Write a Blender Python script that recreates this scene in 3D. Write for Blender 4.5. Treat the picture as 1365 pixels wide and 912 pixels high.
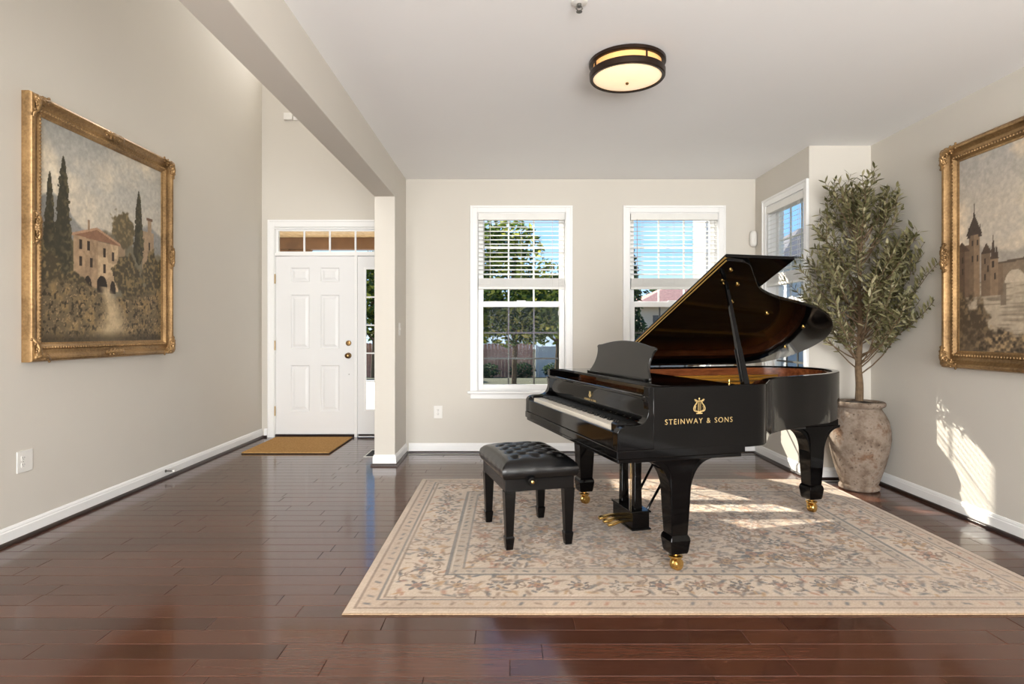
import bpy, bmesh, math, random
import numpy as np
from mathutils import Vector, Matrix, Euler

for o in list(bpy.data.objects):
    bpy.data.objects.remove(o, do_unlink=True)
scene = bpy.context.scene
COL = scene.collection
random.seed(7)
PI = math.pi
R = math.radians

# ------------------------------------------------------------------ camera
EYE = 1.20
cam_data = bpy.data.cameras.new('camera')
cam_data.sensor_width = 36.0
cam_data.lens = 36.0 * 800.0 / 1365.0
cam_data.shift_x = 2.5 / 1365.0
cam_data.shift_y = -13.0 / 1365.0
cam_data.clip_start = 0.05
cam = bpy.data.objects.new('camera', cam_data)
COL.objects.link(cam)
cam.location = (0, 0, EYE)
cam.rotation_euler = (R(90), 0, 0)
scene.camera = cam

# ------------------------------------------------------------------ world, sun, fill lamps
world = bpy.data.worlds.new('sky')
scene.world = world
world.use_nodes = True
wn = world.node_tree.nodes
wl = world.node_tree.links
wn.clear()
w_out = wn.new('ShaderNodeOutputWorld')
w_bg = wn.new('ShaderNodeBackground')
w_tc = wn.new('ShaderNodeTexCoord')
w_sep = wn.new('ShaderNodeSeparateXYZ')
w_ramp = wn.new('ShaderNodeValToRGB')
w_ramp.color_ramp.elements[0].position = 0.0
w_ramp.color_ramp.elements[0].color = (0.62, 0.78, 0.95, 1)
w_ramp.color_ramp.elements[1].position = 0.55
w_ramp.color_ramp.elements[1].color = (0.10, 0.27, 0.62, 1)
e = w_ramp.color_ramp.elements.new(0.14)
e.color = (0.26, 0.52, 0.90, 1)
w_noise = wn.new('ShaderNodeTexNoise')
w_noise.inputs['Scale'].default_value = 2.2
w_noise.inputs['Detail'].default_value = 6
w_map = wn.new('ShaderNodeMapping')
w_map.inputs['Scale'].default_value = (1, 1, 3.5)
w_cr = wn.new('ShaderNodeValToRGB')
w_cr.color_ramp.elements[0].position = 0.52
w_cr.color_ramp.elements[0].color = (0, 0, 0, 1)
w_cr.color_ramp.elements[1].position = 0.75
w_cr.color_ramp.elements[1].color = (0.75, 0.75, 0.75, 1)
w_mix = wn.new('ShaderNodeMixRGB')
w_mix.inputs['Color2'].default_value = (0.9, 0.93, 0.98, 1)
wl.new(w_tc.outputs['Generated'], w_sep.inputs[0])
wl.new(w_sep.outputs['Z'], w_ramp.inputs[0])
wl.new(w_tc.outputs['Generated'], w_map.inputs[0])
wl.new(w_map.outputs[0], w_noise.inputs['Vector'])
wl.new(w_noise.outputs[0], w_cr.inputs[0])
wl.new(w_cr.outputs[0], w_mix.inputs['Fac'])
wl.new(w_ramp.outputs[0], w_mix.inputs['Color1'])
wl.new(w_mix.outputs[0], w_bg.inputs['Color'])
w_bg.inputs['Strength'].default_value = 1.5
wl.new(w_bg.outputs[0], w_out.inputs['Surface'])

def light(name, kind, loc, aim, energy, color=(1, 1, 1), size=None, size_y=None, angle=None):
    d = bpy.data.lights.new(name, kind)
    d.energy = energy
    d.color = color
    if kind == 'AREA':
        d.shape = 'RECTANGLE'
        d.size = size
        d.size_y = size_y
    if angle is not None:
        d.angle = angle
    o = bpy.data.objects.new(name, d)
    COL.objects.link(o)
    o.location = loc
    o.rotation_euler = Vector(aim).to_track_quat('-Z', 'Z').to_euler()
    return o

SUN_DIR = (0.70, -1.0, -0.80)
light('sun', 'SUN', (-6, 12, 9), SUN_DIR, 14.0, (1.0, 0.93, 0.82), angle=R(0.6))
# three area lamps added as interior fill, set at glazed openings out of view
light('fill_rear_doors', 'AREA', (0.95, -3.08, 1.25), (0, 1, 0.95), 550, (1.0, 0.995, 0.985), 3.0, 2.1)
light('fill_foyer_rear', 'AREA', (-2.0, -3.08, 2.9), (0, 1, 0.1), 235, (1.0, 0.99, 0.97), 1.3, 4.0)
light('fill_foyer_upper', 'AREA', (-2.05, 6.84, 4.72), (0, -1, -0.25), 22, (1.0, 0.97, 0.93), 1.2, 0.7)

scene.view_settings.view_transform = 'Standard'
scene.view_settings.look = 'None'
scene.view_settings.exposure = 0.12
scene.view_settings.gamma = 1.0
scene.view_settings.use_curve_mapping = False

# ------------------------------------------------------------------ materials
def lin(c):
    out = []
    for v in c:
        v = v / 255.0
        out.append(v / 12.92 if v <= 0.04045 else ((v + 0.055) / 1.055) ** 2.4)
    return tuple(out)

class NT:
    """small node-tree helper"""
    def __init__(self, name):
        self.m = bpy.data.materials.new(name)
        self.m.use_nodes = True
        self.n = self.m.node_tree.nodes
        self.l = self.m.node_tree.links
        self.n.clear()
        self.out = self.n.new('ShaderNodeOutputMaterial')
        self.b = self.n.new('ShaderNodeBsdfPrincipled')
        self.l.new(self.b.outputs[0], self.out.inputs['Surface'])
    def node(self, t, **kw):
        n = self.n.new(t)
        for k, v in kw.items():
            if k in n.inputs.keys():
                n.inputs[k].default_value = v
            else:
                setattr(n, k, v)
        return n
    def link(self, a, b):
        self.l.new(a, b)
    def coords(self, kind='Object', scale=(1, 1, 1)):
        tc = self.n.new('ShaderNodeTexCoord')
        mp = self.n.new('ShaderNodeMapping')
        mp.inputs['Scale'].default_value = scale
        self.l.new(tc.outputs[kind], mp.inputs[0])
        return mp.outputs[0]
    def noise(self, vec, scale, detail=4, rough=0.55):
        n = self.n.new('ShaderNodeTexNoise')
        n.inputs['Scale'].default_value = scale
        n.inputs['Detail'].default_value = detail
        n.inputs['Roughness'].default_value = rough
        if vec is not None:
            self.l.new(vec, n.inputs['Vector'])
        return n.outputs[0]
    def ramp(self, fac, stops):
        r = self.n.new('ShaderNodeValToRGB')
        els = r.color_ramp.elements
        while len(els) < len(stops):
            els.new(0.5)
        for el, (p, c) in zip(els, stops):
            el.position = p
            el.color = tuple(c) + (1,)
        self.l.new(fac, r.inputs[0])
        return r.outputs[0]
    def mix(self, fac, a, b, mode='MIX'):
        m = self.n.new('ShaderNodeMixRGB')
        m.blend_type = mode
        for sock, v in ((m.inputs['Fac'], fac), (m.inputs['Color1'], a), (m.inputs['Color2'], b)):
            if isinstance(v, (int, float)):
                sock.default_value = v
            elif isinstance(v, tuple):
                sock.default_value = v + (1,)
            else:
                self.l.new(v, sock)
        return m.outputs[0]
    def bump(self, h, strength=0.2, dist=0.01):
        b = self.n.new('ShaderNodeBump')
        b.inputs['Strength'].default_value = strength
        b.inputs['Distance'].default_value = dist
        self.l.new(h, b.inputs['Height'])
        self.l.new(b.outputs[0], self.b.inputs['Normal'])
    def set(self, **kw):
        names = {'rough': 'Roughness', 'metal': 'Metallic', 'coat': 'Coat Weight', 'coat_rough': 'Coat Roughness',
                 'spec': 'Specular IOR Level', 'sheen': 'Sheen Weight', 'trans': 'Transmission Weight', 'sub': 'Subsurface Weight'}
        for k, v in kw.items():
            self.b.inputs[names[k]].default_value = v
    def color(self, c):
        if isinstance(c, tuple):
            self.b.inputs['Base Color'].default_value = c + (1,)
        else:
            self.l.new(c, self.b.inputs['Base Color'])

M = {}
def simple(name, rgb, rough=0.5, metal=0.0, vary=0.06, scale=8.0, bump=0.0, bscale=200.0, coat=0.0, spec=0.5, coords='Object'):
    t = NT(name)
    c = lin(rgb)
    v = t.coords(coords)
    n = t.noise(v, scale)
    t.color(t.ramp(n, [(0.3, tuple(x * (1 - vary) for x in c)), (0.7, tuple(min(1, x * (1 + vary)) for x in c))]))
    t.set(rough=rough, metal=metal, coat=coat, spec=spec)
    if coat:
        t.set(coat_rough=0.03)
    if bump:
        t.bump(t.noise(v, bscale, 3), bump, 0.002)
    M[name] = t.m
    return t.m

simple('wall_paint', (205, 199, 189), 0.85, vary=0.012, scale=1.5, bump=0.05, bscale=350)
simple('ceiling_paint', (242, 241, 240), 0.9, vary=0.01, scale=1.0, bump=0.04, bscale=300)
simple('trim_white', (236, 235, 233), 0.38, vary=0.012, scale=3)
simple('door_white', (228, 227, 226), 0.42, vary=0.012, scale=2)
simple('shoe_stain', (38, 22, 16), 0.3, vary=0.2, scale=12)
simple('vinyl_grey', (84, 80, 76), 0.5)
simple('blind_white', (226, 224, 219), 0.45, vary=0.03, scale=5)
simple('cord_white', (215, 212, 205), 0.8)
simple('black_lacquer', (6, 5, 5), 0.06, vary=0.1, scale=2, spec=0.2)
simple('black_satin', (24, 23, 22), 0.3, vary=0.08, scale=6, spec=0.6)
simple('bench_wood', (8, 7, 7), 0.2, vary=0.1, scale=6, spec=0.28)
simple('leather_black', (9, 9, 10), 0.22, vary=0.15, scale=20, bump=0.25, bscale=420)
simple('brass', (214, 176, 104), 0.22, metal=1.0, vary=0.1, scale=25)
simple('gold_letter', (206, 178, 122), 0.35, metal=0.6, vary=0.05)
simple('plate_gold', (206, 152, 62), 0.32, metal=0.75, vary=0.08, scale=10)
simple('string_steel', (190, 175, 150), 0.3, metal=1.0)
simple('felt_red', (120, 40, 32), 0.95)
simple('key_ivory', (232, 224, 210), 0.25, vary=0.03, scale=30)
simple('key_ebony', (10, 10, 10), 0.25)
simple('device_white', (226, 223, 217), 0.5, vary=0.01)
simple('slot_dark', (40, 36, 34), 0.6)
simple('bronze_dark', (48, 34, 26), 0.35, metal=0.6, vary=0.25, scale=20)
simple('knob_bronze', (140, 110, 72), 0.3, metal=1.0, vary=0.15, scale=40)
simple('hinge_brass', (150, 128, 92), 0.4, metal=0.9, vary=0.15, scale=40)
simple('soil', (46, 34, 25), 0.95, vary=0.4, scale=60, bump=0.6, bscale=80)
simple('rubber', (24, 22, 21), 0.7)
simple('steel_grey', (120, 118, 114), 0.35, metal=0.9)
simple('porch_brown', (120, 84, 52), 0.7, vary=0.2, scale=5)
simple('siding_tan', (224, 208, 188), 0.8, vary=0.06, scale=2)
simple('siding_grey', (190, 190, 190), 0.8, vary=0.06, scale=2)
simple('roof_rose', (168, 122, 112), 0.9, vary=0.2, scale=9)
simple('roof_grey', (96, 94, 98), 0.9, vary=0.2, scale=9)
simple('fence_brown', (188, 136, 116), 0.85, vary=0.25, scale=7)
simple('fence_white', (222, 224, 228), 0.6, vary=0.03)
simple('concrete', (225, 222, 216), 0.9, vary=0.08, scale=3)
simple('bark_brown', (104, 84, 62), 0.9, vary=0.3, scale=30, bump=0.7, bscale=60)
simple('window_dark', (60, 66, 74), 0.15)
simple('mortar', (205, 200, 194), 0.95, vary=0.1, scale=30)

t = NT('brick_white'); v = t.coords(); oi = t.node('ShaderNodeObjectInfo')
t.color(t.mix(0.35, t.ramp(oi.outputs['Random'], [(0.0, lin((226, 220, 214))), (1.0, lin((246, 243, 240)))]),
              t.ramp(t.noise(v, 25), [(0.35, lin((205, 198, 190))), (0.65, lin((248, 246, 243)))])))
t.set(rough=0.9); t.bump(t.noise(v, 60), 0.5, 0.004); M['brick_white'] = t.m

# hardwood planks: colour per board, grain along the board (world X)
t = NT('hardwood'); v = t.coords('Object', (1.6, 26, 26))
oi = t.node('ShaderNodeObjectInfo'); ge = t.node('ShaderNodeNewGeometry')
ad = t.node('ShaderNodeMath', operation='ADD'); t.link(oi.outputs['Random'], ad.inputs[0]); t.link(ge.outputs['Random Per Island'], ad.inputs[1])
fr = t.node('ShaderNodeMath', operation='FRACT'); t.link(ad.outputs[0], fr.inputs[0])
base = t.ramp(fr.outputs[0], [(0.0, lin((64, 39, 30))), (0.35, lin((76, 47, 36))), (0.7, lin((86, 54, 41))), (1.0, lin((72, 44, 33)))])
grain = t.ramp(t.noise(v, 3.0, 8, 0.65), [(0.25, (0.62, 0.58, 0.56)), (0.75, (1.28, 1.25, 1.22))])
t.color(t.mix(1.0, base, grain, 'MULTIPLY'))
rr = t.node('ShaderNodeMapRange'); t.link(t.noise(t.coords('Object', (3, 14, 1)), 1.4, 5), rr.inputs[0])
rr.inputs['To Min'].default_value = 0.10; rr.inputs['To Max'].default_value = 0.20
t.link(rr.outputs[0], t.b.inputs['Roughness'])
t.set(coat=0.25, coat_rough=0.08, spec=0.42)
t.bump(t.noise(t.coords('Object', (2, 9, 1)), 1.6, 3), 0.10, 0.004)
M['hardwood'] = t.m

# wool rug and oil canvas: colours woven or painted into the surface itself
def attr_mat(name, rough, bump_scale, bump_str, grain=0.12, sheen=0.0, spec=0.3):
    t = NT(name)
    a = t.node('ShaderNodeAttribute'); a.attribute_name = 'pigment'
    v = t.coords()
    g = t.ramp(t.noise(v, bump_scale, 4, 0.7), [(0.2, (1 - grain,) * 3), (0.8, (1 + grain,) * 3)])
    t.color(t.mix(1.0, a.outputs['Color'], g, 'MULTIPLY'))
    t.set(rough=rough, sheen=sheen, spec=spec)
    t.bump(t.noise(v, bump_scale, 3), bump_str, 0.003)
    M[name] = t.m
attr_mat('rug_wool', 0.95, 260, 0.5, 0.16, 0.25, 0.1)
attr_mat('oil_canvas', 0.5, 140, 0.18, 0.10, 0.0, 0.35)

t = NT('rug_binding'); v = t.coords(); t.color(t.ramp(t.noise(v, 120), [(0.3, lin((150, 124, 96))), (0.7, lin((186, 160, 130)))]))
t.set(rough=0.95); t.bump(t.noise(v, 300), 0.6, 0.004); M['rug_binding'] = t.m

t = NT('coir'); v = t.coords(); t.color(t.ramp(t.noise(v, 90, 6, 0.7), [(0.3, lin((150, 108, 60))), (0.7, lin((206, 164, 108)))]))
t.set(rough=1.0, spec=0.1); t.bump(t.noise(v, 200), 0.9, 0.006); M['coir'] = t.m

t = NT('gilt'); v = t.coords()
t.color(t.mix(0.25, t.ramp(t.noise(v, 5, 5, 0.6), [(0.3, lin((104, 78, 48))), (0.7, lin((178, 142, 96)))]),
              t.ramp(t.noise(v, 70, 4), [(0.35, lin((84, 60, 36))), (0.65, lin((190, 156, 108)))])))
t.set(rough=0.38, metal=0.6); t.bump(t.noise(v, 60), 0.15, 0.003); M['gilt'] = t.m

t = NT('mahogany'); v = t.coords('Object', (2, 12, 12))
t.color(t.ramp(t.noise(v, 3, 7, 0.6), [(0.3, lin((92, 46, 24))), (0.7, lin((150, 84, 46)))]))
t.set(rough=0.25, coat=0.4); M['mahogany'] = t.m

t = NT('soundboard'); v = t.coords('Object', (2, 30, 2))
t.color(t.ramp(t.noise(v, 3, 5), [(0.3, lin((190, 136, 66))), (0.7, lin((222, 172, 98)))]))
t.set(rough=0.3, coat=0.3); M['soundboard'] = t.m

t = NT('urn_stone'); v = t.coords()
c1 = t.ramp(t.noise(v, 7, 8, 0.65), [(0.28, lin((70, 56, 46))), (0.42, lin((112, 96, 82))), (0.54, lin((138, 124, 111))), (0.64, lin((108, 84, 66))), (0.76, lin((150, 118, 94)))])
sp = t.node('ShaderNodeTexVoronoi', Scale=34.0); t.link(v, sp.inputs['Vector'])
pits = t.ramp(sp.outputs['Distance'], [(0.0, (0.28, 0.24, 0.21)), (0.30, (1, 1, 1))])
pn = t.ramp(t.noise(v, 12, 3), [(0.42, (0, 0, 0)), (0.52, (1, 1, 1))])
t.color(t.mix(pn, c1, t.mix(1.0, c1, pits, 'MULTIPLY')))
t.set(rough=0.9, spec=0.25); t.bump(t.mix(0.5, t.noise(v, 30, 8, 0.7), pits), 0.7, 0.008); M['urn_stone'] = t.m

def leaf_mat(name, stops, trans=0.25, rough=0.45):
    t = NT(name)
    oi = t.node('ShaderNodeObjectInfo'); ge = t.node('ShaderNodeNewGeometry')
    ad = t.node('ShaderNodeMath', operation='ADD'); t.link(oi.outputs['Random'], ad.inputs[0]); t.link(ge.outputs['Random Per Island'], ad.inputs[1])
    fr = t.node('ShaderNodeMath', operation='FRACT'); t.link(ad.outputs[0], fr.inputs[0])
    col = t.ramp(fr.outputs[0], stops)
    t.color(col)
    t.set(rough=rough, spec=0.35)
    tr = t.node('ShaderNodeBsdfTranslucent'); t.link(col, tr.inputs['Color'])
    mx = t.node('ShaderNodeMixShader'); mx.inputs[0].default_value = trans
    t.link(t.b.outputs[0], mx.inputs[1]); t.link(tr.outputs[0], mx.inputs[2])
    t.link(mx.outputs[0], t.out.inputs['Surface'])
    M[name] = t.m
leaf_mat('olive_leaf', [(0.0, lin((82, 80, 50))), (0.4, lin((114, 110, 74))), (0.75, lin((146, 140, 102))), (1.0, lin((184, 176, 142)))], 0.25)
leaf_mat('garden_leaf', [(0.0, lin((44, 62, 34))), (0.5, lin((86, 108, 50))), (0.8, lin((150, 160, 66))), (1.0, lin((204, 196, 92)))], 0.5, 0.6)
leaf_mat('pine_leaf', [(0.0, lin((34, 52, 40))), (0.6, lin((62, 86, 58))), (1.0, lin((112, 128, 78)))], 0.4, 0.6)

t = NT('lawn'); v = t.coords(); t.color(t.ramp(t.noise(v, 3, 8, 0.7), [(0.3, lin((52, 58, 40))), (0.7, lin((98, 96, 66)))]))
t.set(rough=1.0); M['lawn'] = t.m

t = NT('porch_pine'); v = t.coords('Object', (3, 1, 3)); oi = t.node('ShaderNodeObjectInfo')
t.color(t.mix(1.0, t.ramp(t.noise(v, 6, 6), [(0.3, lin((196, 156, 106))), (0.7, lin((230, 196, 148)))]),
              t.ramp(oi.outputs['Random'], [(0, (0.85,) * 3), (1, (1.1,) * 3)]), 'MULTIPLY')); t.set(rough=0.6); M['porch_pine'] = t.m

# clear glass, insect mesh, lamp glass
def see_through(name, tint, gloss_scale, rough=0.02, opaque=None):
    m = bpy.data.materials.new(name); m.use_nodes = True
    n = m.node_tree.nodes; l = m.node_tree.links; n.clear()
    out = n.new('ShaderNodeOutputMaterial'); tr = n.new('ShaderNodeBsdfTransparent'); tr.inputs[0].default_value = tint + (1,)
    mx = n.new('ShaderNodeMixShader')
    if opaque is None:
        gl = n.new('ShaderNodeBsdfGlossy'); gl.inputs['Roughness'].default_value = rough
        fr = n.new('ShaderNodeFresnel'); fr.inputs[0].default_value = 1.45
        mu = n.new('ShaderNodeMath'); mu.operation = 'MULTIPLY'; mu.inputs[1].default_value = gloss_scale
        l.new(fr.outputs[0], mu.inputs[0]); l.new(mu.outputs[0], mx.inputs[0])
    else:
        gl = n.new('ShaderNodeBsdfDiffuse'); gl.inputs[0].default_value = opaque[0] + (1,)
        mx.inputs[0].default_value = opaque[1]
    l.new(tr.outputs[0], mx.inputs[1]); l.new(gl.outputs[0], mx.inputs[2]); l.new(mx.outputs[0], out.inputs['Surface'])
    M[name] = m
see_through('clear_glass', (0.97, 0.98, 0.97), 0.03)
see_through('insect_mesh', (1, 1, 1), 0, opaque=(lin((36, 36, 38)), 0.18))

def emitter(name, rgb, strength):
    t = NT(name); t.color(lin(rgb)); t.set(rough=0.35)
    t.b.inputs['Emission Color'].default_value = lin(rgb) + (1,)
    t.b.inputs['Emission Strength'].default_value = strength
    M[name] = t.m
emitter('lamp_glass', (255, 226, 184), 0.62)
emitter('lamp_band_glass', (232, 176, 110), 0.50)

# ------------------------------------------------------------------ mesh helpers
class MB:
    def __init__(self):
        self.v = []; self.f = []
    def add(self, vs, fs, mtx=None):
        b = len(self.v)
        if mtx is not None:
            vs = [tuple(mtx @ Vector(p)) for p in vs]
        self.v.extend(vs)
        self.f.extend([tuple(b + i for i in f) for f in fs])
        return self
    def box(self, x0, x1, y0, y1, z0, z1, mtx=None):
        vs = [(x0, y0, z0), (x1, y0, z0), (x1, y1, z0), (x0, y1, z0), (x0, y0, z1), (x1, y0, z1), (x1, y1, z1), (x0, y1, z1)]
        fs = [(0, 3, 2, 1), (4, 5, 6, 7), (0, 1, 5, 4), (1, 2, 6, 5), (2, 3, 7, 6), (3, 0, 4, 7)]
        return self.add(vs, fs, mtx)
    def prism(self, poly, a0, a1, axis='y', mtx=None):
        """poly of 2-D points swept along an axis: y -> (x,z), z -> (x,y), x -> (y,z)"""
        def p3(p, a):
            return {'y': (p[0], a, p[1]), 'z': (p[0], p[1], a), 'x': (a, p[0], p[1])}[axis]
        n = len(poly)
        vs = [p3(p, a0) for p in poly] + [p3(p, a1) for p in poly]
        fs = [tuple(range(n)), tuple(range(2 * n - 1, n - 1, -1))]
        for i in range(n):
            j = (i + 1) % n
            fs.append((j, i, n + i, n + j))
        return self.add(vs, fs, mtx)
    def tube(self, pts, rad, n=8, cap=True, mtx=None):
        pts = [Vector(p) for p in pts]
        k = len(pts)
        if isinstance(rad, (int, float)):
            rad = [rad] * k
        vs = []; fs = []
        up = None
        for i, p in enumerate(pts):
            d = (pts[min(i + 1, k - 1)] - pts[max(i - 1, 0)])
            d = d.normalized() if d.length > 1e-9 else Vector((0, 0, 1))
            if up is None:
                up = d.orthogonal().normalized()
            up = (up - d * up.dot(d))
            up = up.normalized() if up.length > 1e-6 else d.orthogonal().normalized()
            s = d.cross(up)
            for q in range(n):
                a = 2 * PI * q / n
                vs.append(tuple(p + (up * math.cos(a) + s * math.sin(a)) * rad[i]))
        for i in range(k - 1):
            for q in range(n):
                q2 = (q + 1) % n
                fs.append((i * n + q, i * n + q2, (i + 1) * n + q2, (i + 1) * n + q))
        if cap:
            fs.append(tuple(range(n - 1, -1, -1)))
            fs.append(tuple((k - 1) * n + q for q in range(n)))
        return self.add(vs, fs, mtx)
    def lathe(self, prof, n=32, mtx=None):
        vs = []; fs = []
        k = len(prof)
        for r, z in prof:
            for q in range(n):
                a = 2 * PI * q / n
                vs.append((r * math.cos(a), r * math.sin(a), z))
        for i in range(k - 1):
            for q in range(n):
                q2 = (q + 1) % n
                fs.append((i * n + q, i * n + q2, (i + 1) * n + q2, (i + 1) * n + q))
        if prof[0][0] > 1e-6:
            fs.append(tuple(range(n - 1, -1, -1)))
        if prof[-1][0] > 1e-6:
            fs.append(tuple((k - 1) * n + q for q in range(n)))
        return self.add(vs, fs, mtx)
    def loft(self, rings, mtx=None):
        """rings: closed loops of equal length"""
        n = len(rings[0]); vs = [p for r in rings for p in r]; fs = []
        for i in range(len(rings) - 1):
            for q in range(n):
                q2 = (q + 1) % n
                fs.append((i * n + q, i * n + q2, (i + 1) * n + q2, (i + 1) * n + q))
        fs.append(tuple(range(n - 1, -1, -1)))
        fs.append(tuple((len(rings) - 1) * n + q for q in range(n)))
        return self.add(vs, fs, mtx)
    def sqloft(self, secs, cx=0, cy=0, mtx=None):
        """secs: (z, half x, half y)"""
        return self.loft([[(cx - a, cy - b, z), (cx + a, cy - b, z), (cx + a, cy + b, z), (cx - a, cy + b, z)] for z, a, b in secs], mtx)
    def sphere(self, c, r, n=12, m=8, mtx=None):
        sx, sy, sz = (r, r, r) if isinstance(r, (int, float)) else r
        prof = []
        vs = []; fs = []
        for i in range(m + 1):
            th = PI * i / m
            for q in range(n):
                a = 2 * PI * q / n
                vs.append((c[0] + sx * math.sin(th) * math.cos(a), c[1] + sy * math.sin(th) * math.sin(a), c[2] - sz * math.cos(th)))
        for i in range(m):
            for q in range(n):
                q2 = (q + 1) % n
                fs.append((i * n + q, i * n + q2, (i + 1) * n + q2, (i + 1) * n + q))
        return self.add(vs, fs, mtx)
    def mesh(self, name, mat, smooth=False, angle=35, merge=False):
        me = bpy.data.meshes.new(name)
        me.from_pydata(self.v, [], self.f)
        bm = bmesh.new(); bm.from_mesh(me)
        if merge:
            bmesh.ops.remove_doubles(bm, verts=bm.verts, dist=1e-6)
        bmesh.ops.recalc_face_normals(bm, faces=bm.faces)
        bm.to_mesh(me); bm.free()
        if mat:
            me.materials.append(M[mat])
        if smooth:
            me.polygons.foreach_set('use_smooth', [True] * len(me.polygons))
            me.set_sharp_from_angle(angle=R(angle))
        me.update()
        return me
    def build(self, name, mat, parent=None, smooth=False, bevel=0.0, seg=2, angle=35, loc=None, rot=None, merge=False, weld=False):
        me = self.mesh(name, mat, smooth, angle, merge)
        return place(name, me, parent, loc, rot, bevel, seg)

def place(name, me, parent=None, loc=None, rot=None, bevel=0.0, seg=2):
    o = bpy.data.objects.new(name, me)
    COL.objects.link(o)
    if parent is not None:
        o.parent = parent
    if loc is not None:
        o.location = loc
    if rot is not None:
        o.rotation_euler = rot
    if bevel:
        b = o.modifiers.new('bevel', 'BEVEL'); b.width = bevel; b.segments = seg
        b.limit_method = 'ANGLE'; b.angle_limit = R(40); b.harden_normals = False
    return o

def tag(o, label=None, cat=None, group=None, kind=None):
    if label: o['label'] = label
    if cat: o['category'] = cat
    if group: o['group'] = group
    if kind: o['kind'] = kind
    return o

def thing(name, loc=(0, 0, 0), rz=0.0, label=None, cat=None, group=None, kind=None):
    o = bpy.data.objects.new(name, None)
    o.empty_display_size = 0.1
    COL.objects.link(o)
    o.location = loc
    o.rotation_euler = (0, 0, rz)
    return tag(o, label, cat, group, kind)

def bezier(p0, p1, p2, p3, n):
    out = []
    for i in range(n + 1):
        t = i / n; s = 1 - t
        out.append(tuple(s ** 3 * a + 3 * s * s * t * b + 3 * s * t * t * c + t ** 3 * d for a, b, c, d in zip(p0, p1, p2, p3)))
    return out

def catmull(pts, n=8):
    P = [pts[0]] + list(pts) + [pts[-1]]
    out = []
    for i in range(1, len(P) - 2):
        for k in range(n):
            t = k / n
            out.append(tuple(0.5 * (2 * b + (c - a) * t + (2 * a - 5 * b + 4 * c - d) * t * t + (3 * b - a - 3 * c + d) * t ** 3)
                             for a, b, c, d in zip(P[i - 1], P[i], P[i + 1], P[i + 2])))
    out.append(tuple(pts[-1]))
    return out
# ================================================================== THE ROOM
YB, YD, YF = 5.96, 6.86, -3.20          # window wall, door wall, wall behind the camera
XL, X1, X2 = -2.838, 2.436, 2.94        # left wall, right wall beside the window, right wall beyond the jog
YJ = 4.89                               # jog in the right wall
PX0, PX1, PY = -1.22, -1.035, 5.393     # pier between foyer and living room
ZC, ZF, ZBEAM = 2.72, 5.20, 2.42
TH = 0.15

def structure(name, mb, mat, label, cat, bevel=0.0):
    return tag(mb.build(name, mat, bevel=bevel), label, cat, kind='structure')

# floor slab and hardwood planks
floor = structure('floor', MB().box(XL - TH, X2 + TH, YF - TH, YD + TH, -0.30, -0.018), 'shoe_stain',
                  'dark reddish brown glossy hardwood plank floor', 'floor')
RUG = (-0.71, 2.50, 2.546, 4.87)
def plank_shape(L, W):
    c = 0.0016
    mb = MB()
    a, b = L / 2 - 0.0006, W / 2 - 0.0006
    mb.loft([[(-a, -b, -0.017), (a, -b, -0.017), (a, b, -0.017), (-a, b, -0.017)],
             [(-a, -b, -c), (a, -b, -c), (a, b, -c), (-a, b, -c)],
             [(-a + c, -b + c, 0), (a - c, -b + c, 0), (a - c, b - c, 0), (-a + c, b - c, 0)]])
    return mb
planks = []
rnd = random.Random(11)
W = 0.108
y = YF + 0.001
while y < YD - 0.02:
    w = min(W, YD - y)
    xr = X2 if y + w < YJ else (X1 if y + w < YB else PX0)
    x = XL
    first = True
    while x < xr - 0.001:
        L = rnd.choice([0.45, 0.6, 0.75, 0.9, 1.05]) * rnd.uniform(0.85, 1.15)
        if first:
            L *= rnd.uniform(0.3, 1.0); first = False
        if xr - (x + L) < 0.2:
            L = xr - x
        planks.append((x + L / 2, y + w / 2, L, w))
        x += L
    y += w
def plank_rank(p):
    cx, cy, L, w = p
    if cy < 2.0: return 0
    if cx - L / 2 > RUG[0] and cx + L / 2 < RUG[1] and cy - w / 2 > RUG[2] and cy + w / 2 < RUG[3]: return 0
    lo, hi = max(cx - L / 2, -0.86 * cy), min(cx + L / 2, 0.86 * cy)
    return max(0, hi - lo) * w / cy ** 3
planks.sort(key=plank_rank, reverse=True)
rest = MB()
for i, (cx, cy, L, w) in enumerate(planks):
    rx, rw = rnd.uniform(-0.0028, 0.0028), rnd.uniform(-0.0008, 0.0008)
    mb = plank_shape(L, w)
    if i < 300:
        mb.build('plank', 'hardwood', floor, loc=(cx, cy, 0), rot=(rx, rw, 0))
    else:
        rest.add(mb.v, mb.f, Matrix.Translation((cx, cy, 0)) @ Euler((rx, rw, 0)).to_matrix().to_4x4())
tag(rest.build('planks', 'hardwood', floor), kind='stuff')

# window openings (x of centre along wall), sizes shared by the three windows
WIN_HW, WIN_Z0, WIN_Z1 = 0.446, 0.615, 2.392
WC1, WC2 = 0.1115, 1.6275
mb = MB()
xs = [PX1, WC1 - WIN_HW, WC1 + WIN_HW, WC2 - WIN_HW, WC2 + WIN_HW, X1 + TH]
for i in range(5):
    if i in (1, 3):
        mb.box(xs[i], xs[i + 1], YB, YB + TH, -0.02, WIN_Z0); mb.box(xs[i], xs[i + 1], YB, YB + TH, WIN_Z1, ZC + 0.1)
    else:
        mb.box(xs[i], xs[i + 1], YB, YB + TH, -0.02, ZC + 0.1)
structure('wall_back', mb, 'wall_paint', 'greige painted wall holding two tall windows with blinds', 'wall')

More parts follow.
